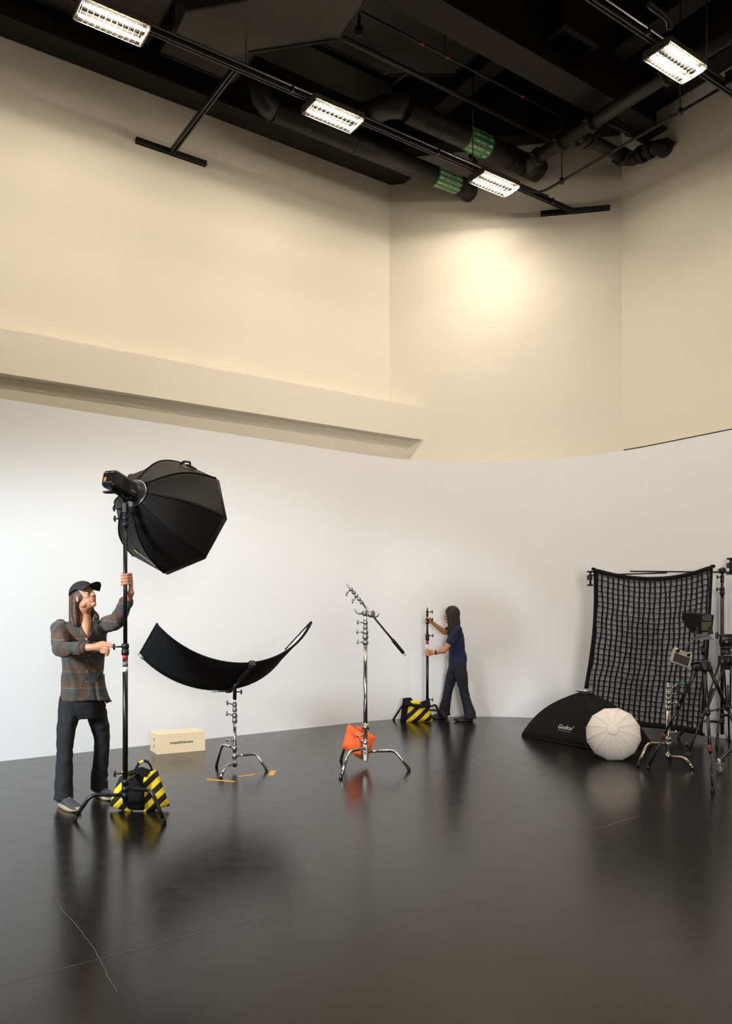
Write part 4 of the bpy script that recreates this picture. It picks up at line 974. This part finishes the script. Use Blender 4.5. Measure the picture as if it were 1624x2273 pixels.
MB().tube(coil, .0035, 5).build('cable_loops', 'black_rubber', cb)
MB().tube([coil[0], cw+V(-.02, 0, .12), cc_-V(.01, -.02, .06)], .0035, 5).build('cable_lead', 'black_rubber', cb)
MB().box(cw+V(0, 0, .05), (.03, .04, .016)).build('cable_tie', 'teal', cb)
# video tripod with fluid head
AP2 = V(3.87, 8.42, .955)
tq = tripod('heavy black video tripod with a fluid head at the right frame edge', AP2, [(3.306, 8.06), (4.12, 7.87), (4.16, 9.0)], .018, twin=True, red=False, spread_head=.07)
MB().rbox(AP2+V(.0, 0, .0), (.15, .11, .1), .015, V(1, 0, 0), V(0, 1, 0)).build('bowl_block', 'black_plastic', tq)
MB().cyl(AP2+V(0, 0, -.05), AP2+V(0, 0, -.1), .03, 14).build('bowl_knob', 'black_rubber', tq)
hb_ = AP2+V(-.01, 0, .1)
MB().lathe([(.05, -.04), (.06, -.03), (.055, 0), (.04, .012), (.055, .02), (.06, .05), (.04, .06)], hb_, (0, 0, 1), 20).build('pan_base', 'black_plastic', tq)
MB().lathe([(.05, -.06), (.066, -.05), (.066, .05), (.05, .06)], hb_+V(0, 0, .1), V(1, -.2, 0), 22).build('fluid_drum', 'black_metal', tq)
MB().rbox(hb_+V(.03, 0, .17), (.24, .07, .025), .008, V(1, -.15, .03).normalized(), V(.15, 1, 0).normalized()).build('camera_plate', 'black_metal', tq)
MB().rbox(hb_+V(-.1, 0, .165), (.02, .03, .07), .006).build('plate_lever', 'black_plastic', tq)
MB().tube([hb_+V(.07, -.02, .12), hb_+V(.3, -.1, .02)], .012, 10).build('pan_handle', 'black_metal', tq)
for k, f in enumerate(((3.306, 8.06), (4.12, 7.87), (4.16, 9.0))):
    MB().tube([V(AP2.x, AP2.y, .46), AP2.lerp(V(f[0], f[1], 0), .56)], .0075, 8).build('spreader_arm', 'black_metal', tq)
MB().tube([V(3.306, 8.06, .09), V(3.27, 8.02, .13)], .012, 8).build('foot_lever', 'black_plastic', tq)
MB().lathe([(.05, 0), (.046, .012), (.02, .04)], V(3.306, 8.06, .0), (0, 0, 1), 16).build('foot_pad', 'black_rubber', tq)
# rolling stand, mostly outside the frame
P7 = V(3.86, 7.55, 0); cw_ = floor_pt(1596, 1716)
ro_ = thing('rolling_stand', 'black rolling stand with a caster at the right frame edge', 'light stand', P7)
MB().cyl(P7+V(0, 0, .18), P7+V(0, 0, 1.3), .019, 14).build('pole', 'black_metal', ro_)
for q in (cw_, V(P7.x+.55, P7.y-.3, 0), V(P7.x+.2, P7.y+.6, 0)):
    top = P7+V(0, 0, .42); dn = (V(q.x, q.y, .12)-top)
    lg = MB().tube([top, V(q.x, q.y, .125)], .0165, 12).build('leg', 'black_metal', ro_)
    MB().cyl(V(q.x, q.y, .135), V(q.x, q.y, .08), .016, 12).build('caster_stem', 'silver', lg)
    MB().box(V(q.x, q.y, .085), (.055, .05, .01)).box(V(q.x-.025, q.y, .06), (.006, .05, .055)).box(V(q.x+.025, q.y, .06), (.006, .05, .055)).build('caster_fork', 'silver', lg)
    MB().lathe([(.01, -.015), (.036, -.013), (.038, 0), (.036, .013), (.01, .015)], V(q.x, q.y, .038), (1, 0, 0), 18).build('caster_wheel', 'print_grey', lg)
    MB().rbox(V(q.x+.03, q.y-.02, .125), (.03, .02, .015), .005).build('caster_brake', 'black_plastic', lg)
# ================================================================== PEOPLE
def crv(pts, n=5):
    """smooth path through (point, radius) pairs"""
    P = [V(p) for p, r in pts]; R = [r for p, r in pts]; op, orr = [], []
    for i in range(len(P)-1):
        a, b, c, d = P[max(i-1, 0)], P[i], P[i+1], P[min(i+2, len(P)-1)]; ra, rb, rc_, rd = R[max(i-1, 0)], R[i], R[i+1], R[min(i+2, len(P)-1)]
        for k in range(n):
            f = k/n; op.append(.5*((2*b)+(c-a)*f+(2*a-5*b+4*c-d)*f*f+(3*b-a-3*c+d)*f**3)); orr.append(max(.002, .5*((2*rb)+(rc_-ra)*f+(2*ra-5*rb+4*rc_-rd)*f*f+(3*rb-ra-3*rc_+rd)*f**3)))
    op.append(P[-1]); orr.append(R[-1]); return op, orr
def limb(mb, pts, n=5, seg=14, caps=True):
    p, r = crv(pts, n); mb.tube(p, r, seg)
    if caps: mb.ell(p[0], (r[0],)*3, seg=12, rings=8); mb.ell(p[-1], (r[-1],)*3, seg=12, rings=8)
    return mb
def loft(mb, rows, seg=28, sq=2.3):
    """rows: (centre, lateral axis, front axis, half width, half depth)"""
    vs, fs = [], []
    for c, la, fa, rx, ry in rows:
        for k in range(seg):
            a = 2*math.pi*k/seg; ca, sa = math.cos(a), math.sin(a); q = (abs(ca)**sq+abs(sa)**sq)**(-1/sq)
            vs.append(V(c)+la*(rx*ca*q)+fa*(ry*sa*q))
    n = len(rows)
    for i in range(n-1):
        for k in range(seg): fs.append((i*seg+k, i*seg+(k+1) % seg, (i+1)*seg+(k+1) % seg, (i+1)*seg+k))
    fs += [tuple(range(seg))[::-1], tuple((n-1)*seg+k for k in range(seg))]
    return mb.add(vs, fs, True)
def grip_hand(mb, pc, pr, z, a_start, sg, wrist, s=1.0):
    """palm at angle a_start of a vertical pole, four unequal fingers closing round it, thumb the other way"""
    wrist = V(wrist); fr = .0088*s; zo = [.033*s, .0115*s, -.010*s, -.031*s]; sw = [205, 235, 225, 190]
    def on(a, rr, zz): return V(pc.x+math.cos(a)*rr, pc.y+math.sin(a)*rr, z+zz)
    kn = []
    for k in range(4):
        k0 = on(a_start-sg*.25, pr+.024*s, zo[k]+.002); kn.append(k0)
        pts = [(k0, fr*1.18)]
        for j in range(1, 8):
            a = a_start+sg*math.radians(sw[k])*j/7; bump = .004*s if j in (2, 4) else 0
            pts.append((on(a, pr+fr*.95+bump, zo[k]-.0015*j), fr*(1.1-.035*j)))
        limb(mb, pts, 3, 10)
        limb(mb, [(wrist.lerp(k0, .25), .016*s), (wrist.lerp(k0, .7)+V(0, 0, 0), .0145*s), (k0, fr*1.25)], 3, 10)
    pm = (kn[0]+kn[3])/2; mid = wrist.lerp(pm, .62); d = (pm-wrist).normalized()
    x, y, zz = frame(d); up = (kn[0]-kn[3]).normalized(); nn = d.cross(up).normalized()
    mb.ell(mid, (.044*s, .036*s, .016*s), (d, up, nn), 14, 10)
    tb = wrist.lerp(kn[0], .42)+up*.012*s
    tp_ = [(tb, .0145*s)]
    for j in range(4):
        a = a_start-sg*math.radians(18+34*j); tp_.append((on(a, pr+.011*s+(.006 if j == 1 else 0), (.022+.006*j)*s), (.0125-.0012*j)*s))
    limb(mb, tp_, 4, 10)
    return mb
def head_prims(mb, O, hf, hl, hu, s=1.0):
    def e(f, l, u, rf, rl, ru, sg=20): mb.ell(O+hf*f*s+hl*l*s+hu*u*s, (rf*s, rl*s, ru*s), (hf, hl, hu), sg, 14)
    e(-.014, 0, .035, .098, .077, .102); e(.03, 0, -.045, .064, .057, .074); e(.07, 0, -.1, .024, .024, .018); e(.078, 0, .036, .02, .05, .013)
    for q in (-1, 1):
        e(.06, q*.036, -.018, .027, .024, .028); e(.01, q*.05, -.065, .04, .02, .03); e(-.012, q*.079, -.008, .02, .008, .032, 12)
        e(.083, q*.012, -.028, .015, .009, .009, 10)
    e(.088, 0, -.058, .014, .025, .02)
    limb(mb, [(O+hf*.09*s+hu*.02*s, .010*s), (O+hf*.1*s-hu*.005*s, .0105*s), (O+hf*.112*s-hu*.022*s, .0115*s)], 3, 10)
def face_parts(root, O, hf, hl, hu, skin_body, s=1.0):
    for q in (-1, 1):
        ey = MB().ell(O+hf*.0765*s+hl*q*.031*s+hu*.010*s, (.0115*s,)*3, (hf, hl, hu)).build('eye', 'eye_white', root)
        MB().ell(O+hf*.0845*s+hl*q*.031*s+hu*.011*s, (.0055*s, .006*s, .006*s), (hf, hl, hu)).build('iris', 'eye_dark', ey)
        MB().tube([O+hf*.096*s+hl*q*.014*s+hu*.031*s, O+hf*.099*s+hl*q*.03*s+hu*.038*s, O+hf*.088*s+hl*q*.05*s+hu*.032*s], [.003*s, .0042*s, .0025*s], 8).build('eyebrow', 'hair_brown', root)
    m = MB(); limb(m, [(O+hf*.091*s-hl*.023*s-hu*.056*s, .003*s), (O+hf*.1025*s-hu*.0525*s, .006*s), (O+hf*.091*s+hl*.023*s-hu*.056*s, .003*s)], 4, 8)
    limb(m, [(O+hf*.091*s-hl*.02*s-hu*.060*s, .003*s), (O+hf*.1015*s-hu*.0635*s, .0068*s), (O+hf*.091*s+hl*.02*s-hu*.060*s, .003*s)], 4, 8)
    remeshed(m, 'lips', 'lips', root, .002, 2)
def shoe(root, heel, toe, m_up, m_sole, ankle, hgt=.075, w_=.048):
    heel, toe = V(heel[0], heel[1], 0), V(toe[0], toe[1], 0); d = (toe-heel); L = d.length; d = d/L; sd = V(-d.y, d.x, 0)
    up = MB(); rows = []
    for t_, wd, h0, h1 in ((0, .030, .022, .07), (.1, .036, .02, .088), (.3, .039, .02, .092), (.5, .041, .02, .078), (.7, .047, .02, .058), (.85, .045, .02, .048), (.95, .034, .022, .040), (1.0, .016, .026, .034)):
        rows.append((heel+d*(L*t_)+V(0, 0, (h0+h1)/2), sd, V(0, 0, 1), wd, (h1-h0)/2))
    loft(up, rows, 20, 2.4); limb(up, [(V(ankle[0], ankle[1], .15), .042), (heel+d*L*.2+V(0, 0, .09), .042)], 3)
    sh = remeshed(up, 'shoe', m_up, root, .005, 4)
    so = MB(); rows = []
    for z_, g in ((.0, .97), (.012, 1.0), (.03, .99)): pass
    pts = []
    for k in range(32):
        a = 2*math.pi*k/32; x = math.cos(a); y = math.sin(a); wd = .05 if x > .2 else .041+.009*max(0, x+.2)/.4
        pts.append((x, y*wd))
    def ring(z_, g): return [heel+d*(L*(.5+.515*x*g))+sd*(y*g)+V(0, 0, z_+(.012*max(0, x-.6)/.4)) for x, y in pts]
    r0, r1, r2 = ring(.001, .95), ring(.014, 1.02), ring(.032, .99); n = 32
    so.add(r0+r1+r2, [tuple(range(n))[::-1], tuple(2*n+k for k in range(n))]+[(i*n+k, i*n+(k+1) % n, (i+1)*n+(k+1) % n, (i+1)*n+k) for i in range(2) for k in range(n)], True)
    so.build('sole', m_sole, sh)
    for k in range(4):
        q = heel+d*(L*(.40+.075*k)); hz = .088-.010*k
        MB().tube([q-sd*.026+V(0, 0, hz-.012), q+V(0, 0, hz+.003), q+sd*.026+d*.02+V(0, 0, hz-.014)], .0028, 6).build('lace', m_sole if m_up == 'shoe_grey' else m_up, sh)
    return sh

# ---------------------------------------------------------------- person in plaid
fd, ld = V(.5, -.866, 0), V(.866, .5, 0)
root = thing('person', 'person in a dark plaid shirt, black jeans and cap, reaching up to grip the stand', 'person', V(-2.2, 6.0, 0))
pel, shc = V(-2.185, 6.03, .885), V(-2.13, 5.93, 1.37)
shR, shL = shc-ld*.175+V(0, 0, -.015), shc+ld*.175+V(0, 0, .01)
elR, wrR = V(-2.205, 5.675, 1.205), V(-1.965, 5.635, 1.222)
elL, wrL = V(-1.85, 5.83, 1.405), V(-1.697, 5.668, 1.615)
hipR, hipL = pel-ld*.072+V(0, 0, -.02), pel+ld*.072+V(0, 0, -.02)
kneR, ankR = V(-2.275, 5.94, .49), V(-2.285, 5.935, .09)
kneL, ankL = V(-2.085, 6.20, .49), V(-2.125, 6.255, .09)
O = V(-2.108, 5.885, 1.583)
hf = V(.83, -.42, .44).normalized(); hl = V(0, 0, 1).cross(hf).normalized(); hu = hf.cross(hl)
bd = MB()
head_prims(bd, O, hf, hl, hu, .87)
limb(bd, [(O-hu*.06-hf*.03, .052), (shc+V(0, 0, .075), .053), (shc+V(0, 0, .0), .07)], 4)
loft(bd, [(pel+V(0, 0, -.08), ld, fd, .11, .085), (pel, ld, fd, .115, .085), (pel.lerp(shc, .4), ld, fd, .115, .085), (pel.lerp(shc, .8), ld, fd, .14, .09), (shc+V(0, 0, -.02), ld, fd, .14, .07), (shc+V(0, 0, .045), ld, fd, .07, .055)])
for a, b, c in ((shR, elR, wrR), (shL, elL, wrL)):
    limb(bd, [(a, .05), (a.lerp(b, .5), .045), (b, .038), (b.lerp(c, .35), .037), (c, .026)], 4)
for a, b, c in ((hipR, kneR, ankR), (hipL, kneL, ankL)): limb(bd, [(a, .066), (a.lerp(b, .5), .06), (b, .046), (b.lerp(c, .35), .045), (c, .032)], 4)
for c_, hl_ in ((ankR, V(-2.11, 5.77, .05)), (ankL, V(-1.985, 6.13, .05))): limb(bd, [(c_, .03), (V(c_.x, c_.y, .06), .024)], 4)
limb(bd, [(shc+fd*.03+V(0, 0, .06), .05), (shc+fd*.078+V(0, 0, -.005), .04), (shc+fd*.1+V(0, 0, -.05), .026), (shc+fd*.118+V(0, 0, -.1), .008)], 4)          # open neckline
bd.ell(shc+fd*.06+V(0, 0, .02), (.05, .035, .05), (ld, fd, V(0, 0, 1)))
grip_hand(bd, P1, .0165, 1.712, math.radians(20), -1, wrL, 1.02)
# pinching right hand on the collar knob
kt = P1+V(-.072, -.02, 1.232); hd_ = (kt-wrR).normalized(); upv = V(0, 0, 1); sdv = hd_.cross(upv).normalized()
bd.ell(wrR+hd_*.052+V(0, 0, -.004), (.052, .034, .021), (hd_, (upv*.8+sdv*.6).normalized(), hd_.cross((upv*.8+sdv*.6).normalized())), 14, 10)
limb(bd, [(wrR, .026), (wrR+hd_*.05, .026)], 3)
limb(bd, [(wrR+hd_*.085+V(0, 0, .012)+sdv*.012, .0105), (wrR+hd_*.125+V(0, 0, .006)+sdv*.01, .0095), (kt-hd_*.015+V(0, 0, -.006), .0085)], 4, 10)
for k, (o1, z1) in enumerate(((.0, -.008), (-.008, -.024), (-.014, -.038))):
    b_ = wrR+hd_*(.088-.006*k)+V(0, 0, z1)+sdv*(.008+o1*.5)
    limb(bd, [(b_, .0105), (b_+hd_*.034+V(0, 0, -.006), .0098), (b_+hd_*.042+V(0, 0, -.02)+sdv*-.012, .0092), (b_+hd_*.022+V(0, 0, -.026)+sdv*-.02, .0085)], 4, 10)
limb(bd, [(wrR+hd_*.03+V(0, 0, .018)-sdv*.012, .014), (wrR+hd_*.075+V(0, 0, .03)-sdv*.012, .012), (wrR+hd_*.115+V(0, 0, .022)-sdv*.004, .0105), (kt-hd_*.02+V(0, 0, .009), .0088)], 4, 10)
body = remeshed(bd, 'body', 'skin', root, .0042, 4)
face_parts(root, O, hf, hl, hu, body, .87)
# shirt
sh = MB(); hemz = .80
loft(sh, [(V(pel.x+.006, pel.y, hemz), ld, fd, .156, .122), (V(pel.x+.006, pel.y, .92), ld, fd, .155, .12), (pel.lerp(shc, .35)+V(.01, 0, 0), ld, fd, .15, .115), (pel.lerp(shc, .6)+V(.006, 0, 0), ld, fd, .16, .118), (pel.lerp(shc, .85), ld, fd, .17, .115), (shc+V(0, 0, -.005), ld, fd, .168, .09), (shc+V(0, 0, .035), ld, fd, .105, .072), (shc+V(0, 0, .06), ld, fd, .07, .06)])
limb(sh, [(shR, .064), (shR.lerp(elR, .45), .062), (elR, .058), (elR.lerp(wrR, .4), .052), (elR.lerp(wrR, .70), .046)], 4, 16)
limb(sh, [(shL, .064), (shL.lerp(elL, .5), .062), (elL, .056), (elL.lerp(wrL, .4), .05), (elL.lerp(wrL, .72), .044)], 4, 16)
shirt = remeshed(sh, 'plaid_shirt', 'plaid_flannel', root, .007, 6, folds=(.010, 9, 6, 1.3))
for el, wr, r_ in ((elR, wrR, .046), (elL, wrL, .044)):
    p = el.lerp(wr, .72); q = el.lerp(wr, .60)
    cf = MB(); limb(cf, [(q, r_*1.12), (q.lerp(p, .5), r_*1.22), (p, r_*1.1)], 4, 16, False); remeshed(cf, 'rolled_cuff', 'plaid_flannel', shirt, .006, 2)
def tail(a, b):
    ph = math.radians(62-95*a); g = .004+.075*b*b*(.35+.65*a)
    c = V(pel.x+.006, pel.y, 0)+ld*((.156+g)*math.cos(ph))+fd*((.122+g*.6)*math.sin(ph))
    return V(c.x, c.y, .99-.235*b+.05*b*(1-a)+.004*math.sin(a*14+b*3))
MB().sheet(tail, 10, 10, .006).build('shirt_tail', 'plaid_flannel', shirt)
for s in (-1, 1):
    MB().sheet(lambda a, b, s=s: shc+ld*s*(.054*(1-a)+.004+.052*b*(1-.75*a))+fd*(.058+.078*a-.012*b*(1-a))+V(0, 0, .07-.155*a-.035*b*(1-a)), 6, 4, .006).build('collar_flap', 'plaid_flannel', shirt)
for z_ in (.12, .19, .26, .34, .42): MB().lathe([(.006, 0), (.006, .004), (.002, .005)], V(shc.x, shc.y, shc.z-z_).lerp(V(pel.x, pel.y, shc.z-z_), z_*1.8)+fd*.119+ld*.012, fd, 10).build('shirt_button', 'print_grey', shirt)
MB().sheet(lambda a, b: shc+ld*(.045+.085*a)+fd*(.120-.024*a)+V(-.008*b, .015*b, -.12-.1*b), 4, 4, .004).build('chest_pocket', 'plaid_flannel', shirt)
# jeans
tr_ = MB()
loft(tr_, [(pel+V(0, 0, .06), ld, fd, .132, .1), (pel+V(0, 0, -.03), ld, fd, .142, .108), (pel+V(0, 0, -.11), ld, fd, .14, .102), (pel+V(0, 0, -.23), ld, fd, .118, .078)])
for a, b, c in ((hipR, kneR, ankR), (hipL, kneL, ankL)): limb(tr_, [(a+V(0, 0, -.04), .088), (a.lerp(b, .5), .079), (b, .062), (b.lerp(c, .5), .06), (c+V(0, 0, .03), .068), (c+V(0, 0, -.03), .072)], 4, 18, False)
jeans = remeshed(tr_, 'jeans', 'black_denim', root, .007, 5, folds=(.007, 8, 9, 4.0))
shoe(root, (-2.335, 5.985), (-2.105, 5.765), 'shoe_grey', 'shoe_sole', ankR)
shoe(root, (-2.185, 6.335), (-1.965, 6.125), 'shoe_grey', 'shoe_sole', ankL)
# hair
hr = MB()
hr.ell(O-hf*.027+hu*.022, (.088, .077, .092), (hf, hl, hu), 20, 14)
for l_, f0, f1, zz, r_ in ((-.072, -.02, .0, -.25, .022), (-.06, -.06, -.04, -.27, .03), (-.02, -.09, -.07, -.28, .034), (.03, -.09, -.07, -.28, .034), (.062, -.05, -.02, -.27, .03), (.072, -.01, .03, -.25, .024)):
    limb(hr, [(O+hl*l_*.88+hf*f0+hu*.03, r_*.9), (O+hl*l_*1.02+hf*f0+V(0, 0, -.09), r_), (O+hl*l_*1.15+hf*f1*1.2+V(0, 0, -.155), r_*.95), (O+hl*l_*1.25+hf*(f1+.01)+V(0, 0, zz*.86), r_*.5)], 5, 12)
remeshed(hr, 'hair', 'hair_brown', root, .006, 4)
# cap
def dome(a, b):
    ph = a*2*math.pi; th = b*1.42
    return O-hf*.011+hu*.042+hf*(.100*math.sin(th)*math.cos(ph))+hl*(.085*math.sin(th)*math.sin(ph))+hu*(.088*math.cos(th))
cap = MB().sheet(dome, 28, 10, .003).build('cap', 'cap_navy', root)
def brim(a, b):
    ph = (a-.5)*2.5; r = 1+b*(.78*math.cos(ph*.72)**1.2)
    return O-hf*.011+hu*(.058-.03*(abs(a-.5)*2)**2*b-.012*b)+hf*(.099*math.cos(ph)*(1+b*.0)+.082*b*math.cos(ph*.62))+hl*(.084*math.sin(ph)*(1+.02*b))
MB().sheet(brim, 18, 6, .004).build('brim', 'cap_navy', cap)
MB().lathe([(.007, 0), (.008, .003), (.002, .006)], O-hf*.011+hu*.129, hu, 10).build('cap_button', 'cap_navy', cap)

# ---------------------------------------------------------------- person in navy
fd, ld = V(-.985, -.12, 0).normalized(), V(.12, -.985, 0).normalized()
root = thing('person', 'person with dark hair in a navy T-shirt and jeans, stepping left and pushing a stand', 'person', V(1.22, 10.68, 0))
pel, shc = V(1.245, 10.67, .80), V(1.205, 10.64, 1.235)
shL, shR = shc+ld*.155, shc-ld*.155
elL, wrL = V(1.045, 10.43, .965), V(.905, 10.485, .925)
elR, wrR = V(1.07, 10.70, 1.195), V(.89, 10.60, 1.335)
hipL, hipR = pel+ld*.075, pel-ld*.075
kneL, ankL = V(1.315, 10.58, .43), V(1.395, 10.56, .085)
kneR, ankR = V(1.135, 10.78, .435), V(1.075, 10.82, .085)
O = V(1.155, 10.63, 1.415)
hf = V(-.93, .05, -.36).normalized(); hl = V(0, 0, 1).cross(hf).normalized(); hu = hf.cross(hl)
bd = MB(); head_prims(bd, O, hf, hl, hu, .9)
limb(bd, [(O-hu*.06-hf*.03, .046), (shc+V(0, 0, .05), .048), (shc+V(0, 0, -.01), .06)], 4)
loft(bd, [(pel+V(0, 0, -.08), ld, fd, .11, .085), (pel, ld, fd, .115, .085), (pel.lerp(shc, .4), ld, fd, .11, .075), (pel.lerp(shc, .8), ld, fd, .135, .09), (shc+V(0, 0, -.02), ld, fd, .13, .07), (shc+V(0, 0, .035), ld, fd, .06, .05)])
for a, b, c in ((shR, elR, wrR), (shL, elL, wrL)): limb(bd, [(a, .045), (a.lerp(b, .5), .042), (b, .036), (b.lerp(c, .35), .035), (c, .024)], 4)
for a, b, c in ((hipR, kneR, ankR), (hipL, kneL, ankL)): limb(bd, [(a, .062), (a.lerp(b, .5), .06), (b, .046), (b.lerp(c, .35), .047), (c, .032)], 4)
for c_, hl_ in ((ankR, V(.90, 10.83, .045)), (ankL, V(1.20, 10.55, .045))): limb(bd, [(c_, .03), (V(c_.x, c_.y, .06), .024)], 4)
grip_hand(bd, P4, .017, .925, math.radians(10), -1, wrL, 1.0)
grip_hand(bd, P4, .014, 1.355, math.radians(5), 1, wrR, 1.0)
body = remeshed(bd, 'body', 'skin_deep', root, .0046, 4)
face_parts(root, O, hf, hl, hu, body, .9)
sh = MB()
loft(sh, [(pel+V(0, 0, -.02), ld, fd, .155, .122), (pel+V(-.0, 0, .06), ld, fd, .15, .118), (pel.lerp(shc, .35), ld, fd, .142, .108), (pel.lerp(shc, .6), ld, fd, .146, .112), (pel.lerp(shc, .85), ld, fd, .15, .104), (shc+V(0, 0, -.005), ld, fd, .142, .08), (shc+V(0, 0, .03), ld, fd, .085, .06)])
limb(sh, [(shR, .062), (shR.lerp(elR, .3), .058), (shR.lerp(elR, .55), .058)], 4, 16); limb(sh, [(shL, .062), (shL.lerp(elL, .3), .06), (shL.lerp(elL, .58), .06)], 4, 16)
remeshed(sh, 'tee_shirt', 'navy_cotton', root, .006, 5, folds=(.007, 9, 8, 2.0))
tr_ = MB()
loft(tr_, [(pel+V(0, 0, .03), ld, fd, .145, .11), (pel+V(0, 0, -.05), ld, fd, .152, .118), (pel+V(0, 0, -.13), ld, fd, .14, .11)])
for a, b, c in ((hipR, kneR, ankR), (hipL, kneL, ankL)): limb(tr_, [(a+V(0, 0, -.03), .095), (a.lerp(b, .5), .086), (b, .066), (b.lerp(c, .5), .066), (c+V(0, 0, .03), .08), (c+V(0, 0, -.04), .086)], 4, 18, False)
remeshed(tr_, 'jeans', 'navy_denim', root, .007, 5, folds=(.006, 8, 9, 7.0))
shoe(root, (1.44, 10.57), (1.18, 10.55), 'shoe_black', 'shoe_black', ankL); shoe(root, (1.12, 10.82), (.87, 10.83), 'shoe_black', 'shoe_black', ankR)
hr = MB(); hr.ell(O-hf*.03+hu*.03, (.102, .088, .106), (hf, hl, hu), 20, 14)
for l_, f0, r_ in ((-.07, -.01, .03), (-.05, -.06, .036), (0, -.085, .04), (.05, -.06, .036), (.072, -.01, .034), (.078, .03, .026)):
    limb(hr, [(O+hl*l_*.95+hf*f0+hu*.04, r_), (O+hl*l_*1.1+hf*f0+V(0, 0, -.10), r_*1.05), (O+hl*l_*1.1+hf*(f0+.0)+V(.0, 0, -.19), r_), (O+hl*l_*1.0+hf*(f0-.01)+V(.01, 0, -.26), r_*.6)], 5, 12)
remeshed(hr, 'hair', 'hair_dark', root, .006, 4)
wd = (elL-wrL).normalized(); wp = wrL+wd*.035
MB().lathe([(.026, -.012), (.031, -.010), (.031, .010), (.026, .012)], wp, wd, 18).build('watch_band', 'black_rubber', root)
